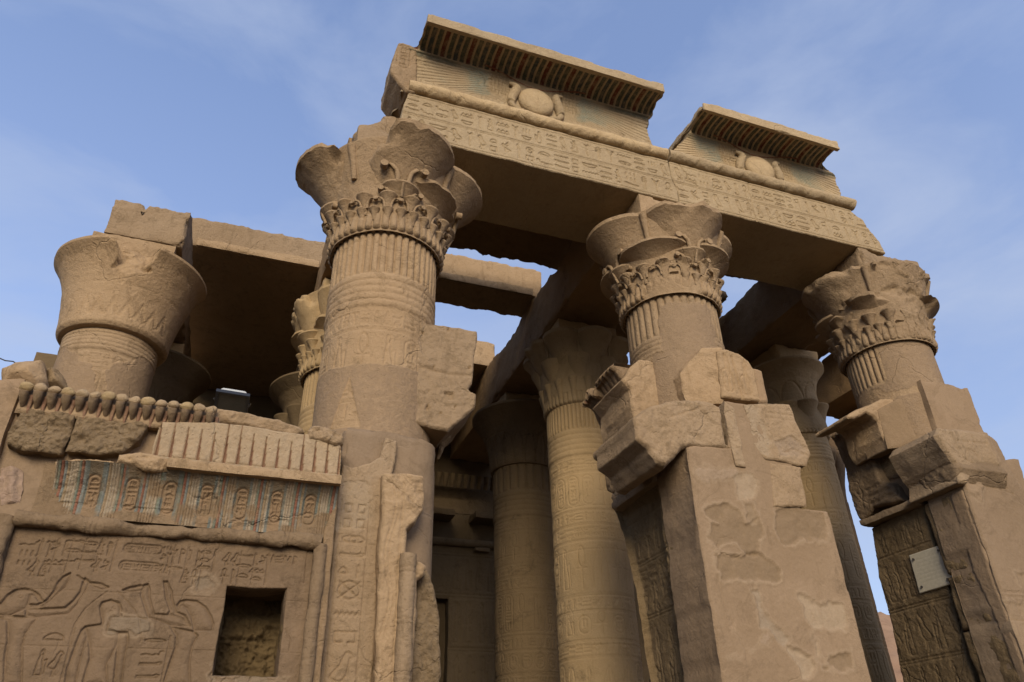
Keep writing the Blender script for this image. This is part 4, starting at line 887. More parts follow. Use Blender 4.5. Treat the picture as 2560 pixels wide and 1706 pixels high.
# broken cross-section of the cornice and dressed blocks round the column foot
part('cornice_section', 'sand', t, lambda b: slab(b, polyY([(1430, 872), (1452, 838), (1470, 824), (1500, 828), (1530, 830), (1560, 842), (1582, 860), (1590, 905), (1592, 935), (1530, 960), (1462, 975), (1452, 930), (1450, 895)], 10.55), 'Y', 10.55, 1.3, .025, .05, .02, 3, .015, seed=36, g=.6))
part('corner_block', 'sand', t, lambda b: slab(b, polyY([(1572, 852), (1590, 825), (1612, 800), (1652, 806), (1662, 912), (1655, 930), (1588, 930), (1580, 890)], 9.9), lambda u, v, h: np.stack([u, 9.86-h+.33*(7.6-u), v], -1), 0, .8, .03, .02, .02, 5, .01, seed=37))
cb = Carve(7.3, 8.6, 7, 8.6, 100)
for st in ([(1385, 300), (1370, 400), (1420, 560)],): pass
cb.line([(8.12, 7.5), (8.06, 8.5)], .016, .04); cb.glyph('reed', 7.74, 7.75, .3, .8, .016, .035); cb.glyph('feather', 8.14, 7.7, .3, .75, .016, .035); cb.cartouche(7.78, 7.98, 7.72, 8.2, .014, .03, random.Random(2), False); cb.cartouche(8.16, 8.36, 7.70, 8.12, .014, .03, random.Random(2), False)
part('carved_block', 'sand', t, lambda b: slab(b, polyY([(1650, 805), (1668, 802), (1700, 812), (1722, 830), (1735, 850), (1765, 925), (1700, 918), (1660, 912)], 9.75), 'Y', 9.75, 1.6, .018, .04, .015, 2.5, .01, cb, colorlerp, seed=38) if False else slab(b, polyY([(1650, 805), (1668, 802), (1700, 812), (1722, 830), (1733, 850), (1748, 922), (1700, 918), (1662, 912)], 9.75), 'Y', 9.75, 1.6, .018, .04, .015, 2.5, .01, cb, seed=38))
part('plaster_block', 'plaster', t, lambda b: slab(b, polyY([(1730, 845), (1752, 850), (1768, 925), (1745, 925)], 9.9), 'Y', 9.9, 1.6, .03, .04, .01, 2, seed=39))
cs = Carve(5.5, 7.6, 6.2, 7.5, 80); cs.line([(6.0, 6.95), (6.5, 7.1), (6.9, 7.2)], .014, .03); cs.line([(6.2, 6.75), (6.8, 7.0)], .012, .025); cs.line([(5.9, 7.15), (6.5, 7.22)], .012, .02)
part('broken_lintel', 'sand', t, lambda b: slab(b, polyY([(1458, 958), (1472, 945), (1480, 938), (1560, 918), (1600, 918), (1640, 925), (1655, 932), (1662, 980), (1672, 1020), (1690, 1032), (1640, 1028), (1590, 1024), (1572, 1030), (1560, 1045), (1530, 1070), (1512, 1062), (1490, 1030), (1462, 1005)], 9.27), 'Y', 9.27, 1.4, .022, .07, .03, 2.2, .02, cs, seed=40, g=.62))
hf2, C2_ = patches([(polyY(zp(1480, 1000, .4502, [(850, 30), (930, 40), (960, 130), (1010, 290), (1000, 330), (960, 320), (900, 250), (880, 120)]), 9.24), WHT, .015), (polyY(zp(1480, 1000, .4502, [(1030, 230), (1130, 210), (1200, 270), (1200, 320), (1040, 320)]), 9.24), (.29, .21, .14), .02)], 9)
cu = Carve(8.0, 9.0, 5.4, 7.5, 80); cu.line([(8.15, 7.12), (8.8, 7.14)], .012, .02); cu.line([(8.15, 7.02), (8.8, 7.03)], .012, .02); cu.line([(8.2, 6.05), (8.85, 6.02)], .012, .02); cu.line([(8.3, 6.4), (8.6, 6.5), (8.8, 6.4)], .014, .02)
part('upper_stone', 'sand', t, lambda b: (slab(b, polyY(zp(1480, 1000, .4502, [(845, 25), (960, 18), (1100, 20), (1115, 50), (1140, 130), (1200, 260), (1215, 300), (1195, 370), (1040, 340), (965, 330), (900, 250), (880, 120)]), 9.275), 'Y', 9.275, 1.2, .02, .025, .02, 2.2, .012, addf(hf2, cu), C2_, seed=41),
     slab(b, polyY(zp(1480, 1000, .4502, [(985, 345), (1170, 372), (1165, 430), (1190, 520), (1192, 600), (1010, 590), (1000, 450)]), 9.28), 'Y', 9.28, 1.2, .02, .025, .02, 2.4, .012, None, seed=42),
     slab(b, polyY(zp(1480, 1000, .4502, [(735, 5), (790, 40), (815, 180), (850, 330), (855, 372), (800, 368), (770, 220), (745, 120)]), 9.27), 'Y', 9.27, .3, .018, .02, .02, 4, .01, seed=43, C=(LITE+(.4,)))))

# ------------------------------------------------------------------ right pillar
t = thing('door_pillar', 'right door pillar bearing the white plaque, its carved side split by a deep crack', 'pillar', (13.6, 10.6, 0))
cd = Carve(12.2, 15.2, 2, 7.6, 70); rnd = random.Random(18)
for z in (4.35, 4.28, 3.95, 3.9, 3.3): cd.line([(12.3, z), (15, z)], .012, .022)
cd.row(12.5, 14.9, 3.97, 4.26, .013, .022, rnd); cd.row(12.5, 14.9, 3.4, 3.85, .013, .02, rnd); cd.line([(12.4, 6.75), (12.8, 6.6), (13.1, 6.5), (13.4, 6.3)], .013, .03); cd.line([(12.4, 7.1), (13.2, 7.15)], .012, .025); cd.line(arc(12.65, 6.75, .16, .2, 0, 180), .014, .02); cd.line([(12.3, 6.28), (13, 6.3), (13.5, 6.2)], .012, .02)
hfD, CD_ = patches([([(12.2, 6.2), (12.25, 7.45), (13.4, 7.5), (13.45, 6.9), (13.0, 6.5), (12.7, 6.2), (12.6, 5.9)], (0.252, 0.176, 0.109), -.03), ([(12.75, 4.2), (12.8, 4.7), (13.6, 4.75), (15, 4.3), (15, 2), (12.3, 2), (12.3, 4.2)], (0.235, 0.164, 0.101), .015)], 12)
part('plaster_front', 'plaster', t, lambda b: slab(b, [(12.3, 0), (12.3, 6.3), (12.28, 7.35), (12.6, 7.42), (13.4, 7.45), (13.62, 7.3), (13.75, 6.5), (14.9, 5.2), (15.0, 0)], 'Y', 9.3, .85, .024, .04, .012, 1.5, .012, addf(cd, hfD), CD_, seed=51, back=True))
part('core', 'plaster', t, lambda b: rbox(b, 12.75, 15, 10.0, 12.0, 0, 7.3, .12, .03, .1, seed=4))
cj = Carve(10.1, 12.4, 2, 6.6, 60); rnd = random.Random(28)
for z in (5.55, 4.55, 4.5, 3.6, 3.55): cj.line([(10.1, z), (12.2, z)], .013, .024)
for i in range(5): cj.glyph('god' if i % 2 else 'reed', 10.45+i*.33, 5.6, .3, .5, .0105, .02); cj.glyph('man', 11.1+i*.25, 4.65, .24, .75, .0105, .02); cj.glyph('god' if i % 2 else 'bird', 10.35+i*.36, 3.65, .34, .8, .0105, .02); cj.glyph('god', 10.3+i*.36, 2.5, .34, 1.0, .0105, .02)
part('carved_jamb', 'jamb', t, lambda b: slab(b, [(10.45, 0), (10.5, 3), (10.4, 6.25), (11.8, 6.2), (11.95, 5.2), (12.0, 4.0), (12.08, 3.1), (12.15, 0)], 'X', 12.42, 1.8, .016, .04, .02, 1.6, .012, cj, seed=53, back=True))
part('split_stone', 'jamb', t, lambda b: [slab(b, q, 'X', 12.31, .9, .03, .06, .025, 2, .015, seed=54+i) for i, q in enumerate(([(10.28, 4.85), (10.32, 6.2), (9.62, 6.25), (9.7, 4.85)], [(10.36, 3.9), (10.30, 4.82), (9.72, 4.82), (9.62, 3.9)], [(10.3, 0), (10.36, 3.87), (9.5, 3.87), (9.4, 0)]))])
part('edge_plaster', 'plaster', t, lambda b: slab(b, [(9.35, 0), (9.36, 6.2), (9.66, 6.2), (9.72, 4.8), (9.6, 3.9), (9.45, 0)], 'X', 12.29, .5, .03, .03, .01, 1.2, .01, seed=56))
zD = lambda pts: zp(2080, 980, .26786, pts)
part('broken_lintel', 'worn', t, lambda b: slab(b, polyX(zD([(560, 550), (600, 570), (800, 470), (980, 395), (1060, 540), (1130, 640), (1190, 700), (1170, 850), (900, 965), (860, 930), (790, 860), (680, 850), (630, 800), (630, 680)]), 12.15), 'X', 12.15, 1.2, .025, .12, .03, 1.8, .015, seed=57, g=.55))
part('lintel_front', 'sand', t, lambda b: slab(b, polyY(zD([(975, 400), (1010, 325), (1200, 350), (1395, 368), (1450, 385), (1500, 500), (1560, 640), (1590, 700), (1400, 680), (1270, 860), (1200, 840), (1190, 700), (1130, 640), (1060, 540)]), 9.2), 'Y', 9.2, 1.2, .025, .08, .02, 2, .012, cd, seed=58))
cq = Carve(10, 12.4, 6.2, 8.6, 70); rnd = random.Random(38)
cq.row(10.9, 12.1, 6.55, 7.0, .014, .022, rnd)
for x in np.arange(10.9, 12.2, .07): cq.line([(x, 7.35), (x, 8.2)], .013, .016)
part('lintel_stub', 'worn', t, lambda b: (slab(b, polyX(zD([(5, 450), (30, 420), (180, 335), (260, 318), (330, 420), (345, 560), (390, 680), (420, 750), (450, 830), (560, 880), (600, 950), (650, 1010), (560, 1050), (380, 1080), (330, 1160), (270, 1210), (240, 1180), (190, 1060), (150, 900), (100, 700), (40, 560)]), 12.3), 'X', 12.3, 1.4, .022, .06, .025, 2, .015, cq, seed=59, back=True),
    slab(b, polyX(zD([(330, 430), (440, 340), (560, 550), (630, 800), (440, 830), (390, 680)]), 12.5), 'X', 12.5, .5, .04, .03, .008, 1.5, .0, seed=60, C=(.18, .128, .075, .8))))
part('ledge', 'sand', t, lambda b: rbox(b, 12.2, 13.0, 10.35, 11.85, 6.22, 6.36, .05, .012, .05, seed=10))
part('cornice_section', 'sand', t, lambda b: slab(b, polyY(zD([(150, 215), (180, 190), (350, 120), (480, 60), (540, 55), (590, 75), (640, 200), (700, 440), (710, 480), (640, 510), (560, 525), (520, 480), (480, 400), (440, 280), (400, 230), (330, 195), (220, 245), (160, 240)]), 10.5), 'Y', 10.5, 1.0, .022, .05, .02, 2.5, .012, seed=62, back=True))
part('cavetto', 'worn', t, lambda b: cav(b, 12.5, 10.95, 12.0, 7.4, 8.35, .35, 15, nfl=7))
part('plaster_block', 'plaster', t, lambda b: slab(b, polyY(zD([(590, 70), (720, 5), (870, 400), (780, 450), (700, 440)]), 10.0), lambda u, v, h: np.stack([u, 10.0-h+.55*(13.0-u), v], -1), 0, .6, .04, .02, .008, 2, seed=63, C=(.19, .128, .072, .7)))
part('plaster_pier', 'plaster', t, lambda b: rbox(b, 13.05, 14.4, 10.0, 11.9, 7.3, 8.95, .08, .012, .05, seed=64))
# plaque
pq = MB(); cp = Carve(10.1, 11.2, 4.6, 5.5, 220); rnd = random.Random(4)
for i in range(7):
    x = 10.36
    while x < 10.92: w_ = rnd.uniform(.02, .045); cp.line([(x, 5.28-i*.07), (x+w_*.5, 5.30-i*.07), (x+w_, 5.28-i*.07)], .004, .004); x += w_+.02
slab(pq, [(10.22, 4.71), (10.22, 5.42), (11.02, 5.42), (11.04, 4.70)], 'X', 12.375, .05, .01, .008, .001, 2, 0, cp, seed=3, back=True)
pm = plain('white_marble', (.47, .41, .30), .6); pobj = tag(pq.build('plaque', pm), 'square white marble plaque with four bolts on the right pillar', 'plaque')
for y_, z_ in ((10.32, 5.33), (10.93, 5.32), (10.32, 4.8), (10.93, 4.8)):
    b = MB(); tube(b, [(12.38, y_, z_), (12.352, y_, z_)], .022, 12); b.build('bolt', plain('dark_iron', (.06, .05, .045), .5), pobj)
# ------------------------------------------------------------------ left door jamb in front of the left column
t = thing('door_jamb', 'left door jamb with a column of carved birds and signs, right of the screen wall', 'jamb', (1.8, 10.6, 0))
def roundr(P):
    P = P.copy(); x = P[..., 0]; k = np.clip((x-2.15)/.37, 0, 1); P[..., 1] += (.37-.37*np.sqrt(np.clip(1-k*k, 0, 1)))*(P[..., 1] < 10.2); return P
part('core', 'plaster', t, lambda b: rbox(b, 1.12, 2.52, 9.72, 11.9, 0, 6.1, .06, .015, .06, seed=5, warp=lambda P: roundr(P)+np.stack([0*P[..., 0], 0*P[..., 0], -.1*ss(1.9, 2.5, P[..., 0])*(P[..., 2] > 5)], -1)))
c = Carve(1.0, 1.8, 1.5, 5.8, 120); rnd = random.Random(2)
for x in (1.16, 1.54): c.line([(x, 1.5), (x, 5.0)], .011, .022)
y_ = 5.0
for g_, h in (('stool', .17), ('stool', .17), ('eye', .2), ('arm', .16), ('loaf', .16), ('cross', .26), ('water', .26), ('house', .2), ('bird', .5), ('strokes', .22), ('stool', .2), ('disc', .24), ('basket', .2), ('arm', .2)):
    y_ -= h+.03
    if g_ in ('stool', 'loaf', 'disc', 'strokes'): c.glyph(g_, 1.19, y_, .14, h, .0105, .03); c.glyph(g_ if g_ != 'loaf' else 'reed', 1.37, y_, .14, h, .0105, .03)
    else: c.glyph(g_, 1.2, y_, .32, h, .0105, .03)
for z in (4.42, 3.55, 2.95): c.line([(1.05, z), (1.75, z)], .008, .015)
hfj, Cj = patches([([(1.12, 4.6), (1.15, 5.25), (1.5, 5.3), (1.55, 4.75), (1.4, 4.55)], WHT, .012)], 3)
part('glyph_strip', 'sand', t, lambda b: slab(b, [(1.1, 0), (1.1, 5.0), (1.13, 5.5), (1.25, 5.46), (1.5, 5.55), (1.62, 5.65), (1.68, 5.95), (1.85, 5.92), (1.84, 5.6), (1.78, 5.3), (1.72, 4.8), (1.72, 0)], 'Y', 9.6, .3, .013, .03, .012, 2, .01, addf(c, hfj), Cj, seed=71))
c2 = Carve(1.6, 2.5, 1.5, 5.5, 100)
for o in (0, .05): c2.line([(1.78+o+.05*math.sin(z*5.5), z) for z in np.arange(1.6, 5.2, .05)], .01, .02)
c2.line([(1.92, 1.5), (1.92, 5.2)], .012, .02)
part('carved_block', 'sand', t, lambda b: slab(b, polyY([(880, 1088), (940, 1085), (975, 1092), (977, 1140), (972, 1175), (955, 1200), (935, 1215), (932, 1280), (965, 1290), (982, 1300), (978, 1320), (962, 1330), (955, 1450), (950, 1568)], 9.36)+[(2.1, 0), (1.72, 0)]+polyY([(865, 1568), (872, 1300)], 9.36), 'Y', 9.36, .4, .016, .05, .02, 2.5, .015, addf(c2, lambda U, V: .03*fbm(np.stack([U, V, 0*U], -1), 5, 4, 3)*ss(4.7, 4.9, V)), seed=72))
part('torus_moulding', 'sand', t, lambda b: tube(b, [(2.03, 9.33, z) for z in np.linspace(0, 4.25, 260)], .105, 20, amp=.012, rf=lambda tt, th, r: r*(1-.09*np.exp(-(((tt*4.25) % .62-.3)/.012)**2)-.09*np.exp(-(((tt*4.25) % .62-.36)/.012)**2)-.07*np.exp(-(((tt*4.25+.1*th) % .62)/.012)**2))))
part('rough_face', 'rough', t, lambda b: slab(b, polyY([(955, 1330), (985, 1305), (1000, 1345), (1010, 1400), (1015, 1480), (1015, 1568)], 9.62)+[(2.55, 0), (2.12, 0)], 'Y', 9.62, .5, .02, .06, .04, 3.5, .02, seed=73, g=.65))
b = MB(); slab(b, polyY([(938, 738), (1000, 745), (1055, 752), (1098, 760), (1100, 780), (1092, 805), (1086, 880), (1078, 893), (1096, 905), (1094, 935), (1060, 965), (1030, 990), (960, 974), (922, 966), (935, 850)], 10.2), 'Y', 10.2, 1.4, .022, .05, .018, 3.5, .012, lambda U, V: -.03*np.exp(-((V-7.5-.04*np.sin(U*4))/.03)**2)-.05*(fbm(np.stack([U, V, 0*U], -1), 6.5, 2, 77) > 1.02), seed=74, back=True, g=.6)
b.build('broken_lintel', M['sand'], t)
b = MB(); slab(b, polyY([(1008, 985), (1038, 985), (1036, 1005), (1022, 1020), (1015, 1050), (1008, 1060)], 10.9), 'Y', 10.9, .8, .03, .05, .03, 4, .02, seed=75, back=True); b.build('hanging_fragment', M['rough'], t)

# ------------------------------------------------------------------ screen wall
t = thing('screen_wall', 'low screen wall with painted cobra cornice, incised figures and a square opening, bottom left', 'wall', (-.8, 9.9, 0))
Yf = 9.42; W2 = lambda pts: [tuple(q) for q in polyY(zp(0, 1050, .425, pts), Yf)]
part('wall', 'plaster', t, lambda b: (slab(b, [(-3.0, 4.0), (-3.0, 5.7), (1.06, 5.62), (1.06, 4.0)], 'Y', 9.47, .9, .04, .03, .012, 1.2, 0, seed=81), rbox(b, -3.0, 1.06, 9.6, 10.3, 0, 5.6, .2, .02, .06, seed=2, skip='y0')))
c = Carve(-2.7, 1.2, 1.8, 4.4, 220); rnd = random.Random(33); dp = .026; wd = .0095
fig = [[(0, 1080), (40, 1030), (90, 998), (140, 992), (190, 1000), (230, 1030), (248, 1062)], [(140, 1000), (175, 1030), (200, 1075), (165, 1085), (215, 1085), (270, 1060), (320, 1000), (335, 960), (370, 920), (415, 900)],
 [(60, 1080), (110, 1020), (150, 1060), (150, 1108), (290, 1107), (380, 1103), (430, 1060), (470, 1010), (485, 960)], [(165, 1160), (230, 1140), (300, 1150), (400, 1140), (450, 1090), (500, 1010), (525, 955), (500, 930), (485, 960)], [(360, 980), (390, 950), (415, 905), (400, 945)], [(345, 1010), (335, 1000), (370, 960), (395, 925)],
 [(455, 915), (490, 940), (530, 955), (590, 960), (640, 985), (600, 1000), (550, 985), (520, 960)], [(0, 1160), (40, 1180), (42, 1260), (25, 1330), (0, 1370)], [(220, 1160), (190, 1200), (150, 1260), (130, 1330), (130, 1440), (125, 1544)],
 [(600, 1180), (590, 1140), (585, 1100), (600, 1072), (650, 1058), (700, 1075), (714, 1110), (706, 1140), (716, 1155), (690, 1160), (655, 1160), (640, 1200), (630, 1230)], [(602, 1178), (595, 1200), (500, 1215), (475, 1240), (450, 1300), (420, 1380), (390, 1470), (380, 1544)], [(512, 1275), (500, 1320), (480, 1390), (460, 1470), (445, 1544)], [(512, 1275), (525, 1340), (525, 1400), (510, 1450), (480, 1544)],
 [(655, 1160), (800, 1165), (880, 1170)], [(700, 1250), (750, 1250), (755, 1300), (735, 1400), (715, 1544)], [(700, 1270), (690, 1320), (650, 1400), (625, 1440), (630, 1544)], [(630, 1140), (650, 1120), (655, 1150), (640, 1165)],
 [(720, 990), (760, 1000), (830, 1000), (828, 1030), (850, 1100), (870, 1160), (920, 1180), (1000, 1210), (1030, 1240), (1035, 1300), (1030, 1350), (1000, 1420), (955, 1544)], [(880, 990), (880, 1040), (905, 1140), (985, 1145)], [(835, 1000), (845, 970), (870, 965), (880, 990)],
 [(985, 1145), (1000, 1180), (1060, 1210), (1120, 1215), (1140, 1240)], [(1040, 1150), (1000, 1120), (975, 1050), (965, 1000), (962, 950), (975, 985), (985, 950), (1000, 990), (1012, 1010), (1015, 1060), (1040, 1130), (1090, 1150)], [(1040, 1090), (1060, 1065), (1100, 1058), (1160, 1065), (1210, 1100), (1240, 1150), (1258, 1200), (1250, 1240), (1200, 1245)], [(1040, 1090), (1052, 1118), (1068, 1092), (1100, 1110), (1125, 1160), (1130, 1240)], arc(1080, 1078, 10, 8),
 [(720, 1000), (760, 985), (830, 970), (860, 960), (915, 948)], [(745, 1012), (800, 1012), (840, 1002)], [(1165, 1270), (1130, 1340), (1115, 1430), (1120, 1544)], [(630, 1010), (560, 1060), (500, 1110), (440, 1200), (410, 1290), (395, 1400)], [(690, 1010), (740, 1060), (790, 1120), (820, 1180), (830, 1300)],
 [(95, 580), (1815, 722), (1790, 960)], [(110, 600), (1795, 742)], [(0, 900), (95, 580)], [(1240, 1490), (1350, 1500), (1300, 1544)], [(1480, 1500), (1465, 1544)], [(1680, 1230), (1710, 1300), (1700, 1360)]]

bodies = [[(600, 1180), (590, 1140), (585, 1100), (600, 1072), (650, 1058), (700, 1075), (714, 1110), (706, 1140), (716, 1155), (690, 1162), (655, 1162), (642, 1200), (632, 1235), (660, 1240), (700, 1250), (690, 1320), (650, 1400), (628, 1440), (632, 1560), (480, 1560), (510, 1450), (525, 1400), (525, 1340), (512, 1275), (500, 1215), (595, 1200)],
 [(500, 1215), (475, 1240), (450, 1300), (420, 1380), (390, 1470), (380, 1560), (445, 1560), (460, 1470), (480, 1390), (500, 1320), (512, 1275)], [(700, 1250), (750, 1250), (755, 1300), (735, 1400), (715, 1560), (665, 1560), (680, 1420), (690, 1320)],
 [(-40, 1150), (-40, 1080), (0, 1080), (40, 1030), (90, 998), (140, 992), (190, 1000), (230, 1030), (248, 1062), (225, 1062), (205, 1035), (180, 1030), (165, 1085), (150, 1108), (60, 1150)],
 [(150, 1085), (215, 1085), (270, 1060), (320, 1000), (335, 960), (370, 920), (415, 900), (405, 940), (385, 985), (345, 1015), (300, 1060), (250, 1095), (150, 1106)],
 [(150, 1110), (290, 1107), (380, 1103), (430, 1060), (470, 1010), (485, 960), (500, 930), (528, 955), (500, 1010), (450, 1090), (400, 1140), (300, 1150), (215, 1160), (150, 1150)],
 [(-40, 1160), (60, 1152), (220, 1162), (190, 1200), (150, 1260), (130, 1330), (130, 1440), (125, 1560), (20, 1560), (25, 1400), (42, 1300), (40, 1180)],
 [(830, 1000), (828, 1030), (850, 1100), (870, 1160), (920, 1180), (1000, 1210), (1120, 1215), (1060, 1165), (985, 1145), (905, 1140), (880, 1040), (880, 990), (870, 965), (845, 970)],
 [(985, 1145), (1000, 1120), (975, 1050), (962, 950), (985, 950), (1012, 1010), (1015, 1060), (1040, 1130), (1090, 1150), (1120, 1213), (1060, 1162)],
 [(1040, 1090), (1060, 1065), (1100, 1058), (1160, 1065), (1210, 1100), (1240, 1150), (1258, 1200), (1250, 1240), (1140, 1240), (1125, 1160), (1100, 1110), (1068, 1092), (1052, 1118)],
 [(1000, 1214), (1140, 1244), (1165, 1270), (1130, 1340), (1115, 1430), (1120, 1560), (955, 1560), (1000, 1420), (1030, 1340), (1035, 1270)],
 [(455, 915), (490, 940), (530, 955), (590, 960), (640, 985), (600, 1000), (550, 985), (520, 960)], [(720, 1000), (760, 985), (830, 970), (850, 985), (830, 1004), (760, 1012)]]
for q in bodies:
    wq = W2(q); c.fill(wq, .042, .032); c.line(wq+[wq[0]], .0065, .034)
for f_ in ([(480, 985), (520, 965)], [(640, 1135), (652, 1120), (656, 1150), (642, 1165), (640, 1135)], arc(672, 1105, 14, 6), arc(1082, 1080, 11, 8), arc(120, 1040, 14, 9), [(598, 1215), (640, 1230), (700, 1250)], [(385, 985), (400, 960), (410, 915)], [(372, 975), (385, 945), (395, 915)], [(835, 985), (880, 985)], [(835, 975), (876, 976)], [(490, 945), (524, 962)]): c.line(W2(f_), .006, .018)
fig = [f_ for f_ in fig if f_[0] in ((630, 1010), (690, 1010), (95, 580), (110, 600), (0, 900), (1240, 1490), (1480, 1500), (1680, 1230), (655, 1160))]
for f_ in fig: c.line(W2(f_), .007, .016)
def zcol(x0, y0, x1, y1):
    a, b_ = W2([(x0, y0)])[0], W2([(x1, y1)])[0]; return min(a[0], b_[0]), max(a[0], b_[0]), min(a[1], b_[1]), max(a[1], b_[1])
for x0, y0, x1, y1 in ((120, 690, 190, 880), (210, 690, 280, 900), (300, 690, 370, 900), (390, 690, 455, 880), (480, 695, 545, 890), (570, 700, 640, 890), (1000, 745, 1070, 920), (1085, 750, 1155, 1000), (1170, 755, 1240, 890), (1310, 765, 1380, 1000), (1395, 775, 1470, 970), (1480, 780, 1550, 970), (235, 1220, 345, 1544), (845, 1265, 940, 1544), (955, 735, 990, 910)):
    a = zcol(x0, y0, x1, y1); c.column(a[0], a[1], a[2], a[3], .0075, .026, rnd); c.line([(a[1]+.012, a[2]-.0), (a[1]+.012, a[3])], .008, .02)
a = zcol(740, 718, 948, 800); c.cartouche(a[0], a[1], a[2]+.02, a[3]-.02, .012, .026, rnd); a = zcol(712, 820, 930, 902); c.cartouche(a[0], a[1], a[2]+.02, a[3]-.02, .012, .026, rnd)
a = zcol(1570, 790, 1740, 850); c.row(a[0], a[1], a[2], a[3], .010, .022, rnd)
for z in (3.62, 3.05, 2.45): c.line([(-2.7, z), (1.2, z+.01)], .005, .01)
win = [(-.075, 2.80), (-.075, 3.76), (.61, 3.77), (.615, 2.80)]
hfw, Cw = patches([(W2([(1150, 900), (1250, 900), (1245, 980), (1140, 1000)]), (.19, .14, .092), .01), (W2([(660, 1180), (760, 1165), (880, 1190), (870, 1240), (660, 1240)]), (.19, .14, .092), -.012), (W2([(1240, 1510), (1700, 1515), (1680, 1544), (1240, 1544)]), (.21, .155, .10), .015)], 21, .03)
part('relief_panel', 'panel', t, lambda b: slab(b, [(-2.45, 2.2), (-2.44, 4.3), (.86, 4.3), (.88, 2.2)], 'Y', Yf, .45, .0075, .012, .012, 1.3, 0, addf(c, hfw), Cw, seed=82, holes=[win]))
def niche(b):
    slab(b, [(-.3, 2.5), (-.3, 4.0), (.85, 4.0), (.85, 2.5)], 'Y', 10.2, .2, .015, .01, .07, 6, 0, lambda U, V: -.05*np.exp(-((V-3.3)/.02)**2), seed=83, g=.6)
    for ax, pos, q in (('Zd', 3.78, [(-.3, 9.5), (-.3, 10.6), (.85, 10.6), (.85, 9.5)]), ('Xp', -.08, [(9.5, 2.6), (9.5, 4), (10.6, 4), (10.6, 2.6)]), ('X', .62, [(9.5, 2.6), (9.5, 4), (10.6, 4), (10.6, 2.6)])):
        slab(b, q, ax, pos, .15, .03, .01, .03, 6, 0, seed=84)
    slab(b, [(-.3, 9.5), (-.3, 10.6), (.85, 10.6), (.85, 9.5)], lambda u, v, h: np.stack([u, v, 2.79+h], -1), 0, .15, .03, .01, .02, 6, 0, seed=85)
part('opening', 'niche_shade', t, niche)
def ringed(tt, th, r): x = tt*3.4; return r*(1-.08*np.exp(-((x % .55-.2)/.01)**2)-.08*np.exp(-((x % .55-.25)/.01)**2)-.08*np.exp(-((x % .55-.3)/.01)**2)-.08*np.exp(-(((x+.1*th) % .55)/.012)**2))
xs = np.linspace(-2.4, .93, 300); er = np.clip(fbm(np.stack([xs, 0*xs, 0*xs], -1), 1.0, 5, 4)+.4*(np.abs(xs+.7) > .85), 0, 1)
part('torus_moulding', 'worn', t, lambda b: (tube(b, np.stack([xs, 9.36+.05*er, 4.335+0*xs], -1), .088*(1-.35*er), 22, rf=ringed, amp=.02, seed=5),
     tube(b, [(.93, 9.36, z) for z in np.linspace(0, 4.3, 240)], .08, 18, rf=lambda tt, th, r: ringed(tt*1.25, th, r), amp=.008), tube(b, [(-2.47, 9.36, z) for z in np.linspace(0, 4.36, 120)], .09, 18, rf=lambda tt, th, r: ringed(tt*1.25, th, r), amp=.02, seed=6)))
cb = Carve(.9, 1.2, 0, 5, 120)
for o in (0, .04): cb.line([(1.02+o*.6+.022*math.sin(z*7), z) for z in np.arange(1.6, 4.4, .04)], .007, .016)
part('border_strip', 'worn', t, lambda b: slab(b, [(.97, 0), (.95, 4.3), (.96, 4.5), (1.07, 5.0), (1.085, 4.2), (1.10, 0)], 'Y', 9.36, .5, .012, .015, .008, 2, .008, cb, seed=86))
# painted cavetto with cartouches
def cavetto(b):
    s_ = np.linspace(0, 1, 90); z = 4.42+.60*s_; y = 9.40-.24*s_**3.2; xs = np.linspace(-2.15, 1.06, 620)
    X, S = np.meshgrid(xs, s_, indexing='ij'); Y = np.broadcast_to(y, X.shape).copy(); Z = np.broadcast_to(z, X.shape).copy()
    cc = Carve(-2.3, 1.2, 4.35, 5.1, 150); rr = random.Random(6); cen = np.array([-1.72+.41*i for i in range(7)])
    for x in cen: cc.cartouche(x-.075, x+.075, 4.55, 4.90, .012, .022, rr)
    d = np.abs(X[..., None]-cen).min(-1); k = np.floor((X+1.72)/.41*13).astype(int); str_ = np.abs(((X+1.72)/.41*13) % 1-.5)
    H = np.where(d > .10, -.016*np.exp(-((str_-.5)/.14)**2), 0)+cc(X, Z)
    n1 = fbm(np.stack([X, S, 0*X], -1), 3, 5, 12); wear = ss(-.3, .4, n1+.9*(S-.5)+.25); left = ss(-2.1, -1.7, X+.2*n1)
    pal = np.array([(.37, .31, .23), (.15, .21, .22), (.36, .30, .22), (.24, .07, .05), (.37, .31, .23), (.13, .19, .16), (.31, .23, .14)])[(k*5) % 7]
    C_ = np.zeros(X.shape+(4,)); C_[..., :3] = np.where((d > .10)[..., None], pal, np.where((np.abs(d-.085) < .018)[..., None], (.11, .16, .16), np.where((S > .8)[..., None], (.085, .115, .10), (.31, .195, .11))))
    C_[..., 3] = wear*.6*np.where(d < .07, .5, 1)
    Y = Y-H*1.0+.012*fbm(np.stack([X, S, 0*X], -1), 2.5, 5, 7)+.08*(1-left)+.03*np.clip(n1-.2, 0, 1)*(S < .3)
    b.grid(np.stack([X, Y, Z], -1), C_)
part('cavetto', 'worn', t, lambda b: (cavetto(b), rbox(b, -2.3, 1.0, 9.45, 9.6, 4.25, 5.05, .1, .005, .02)))
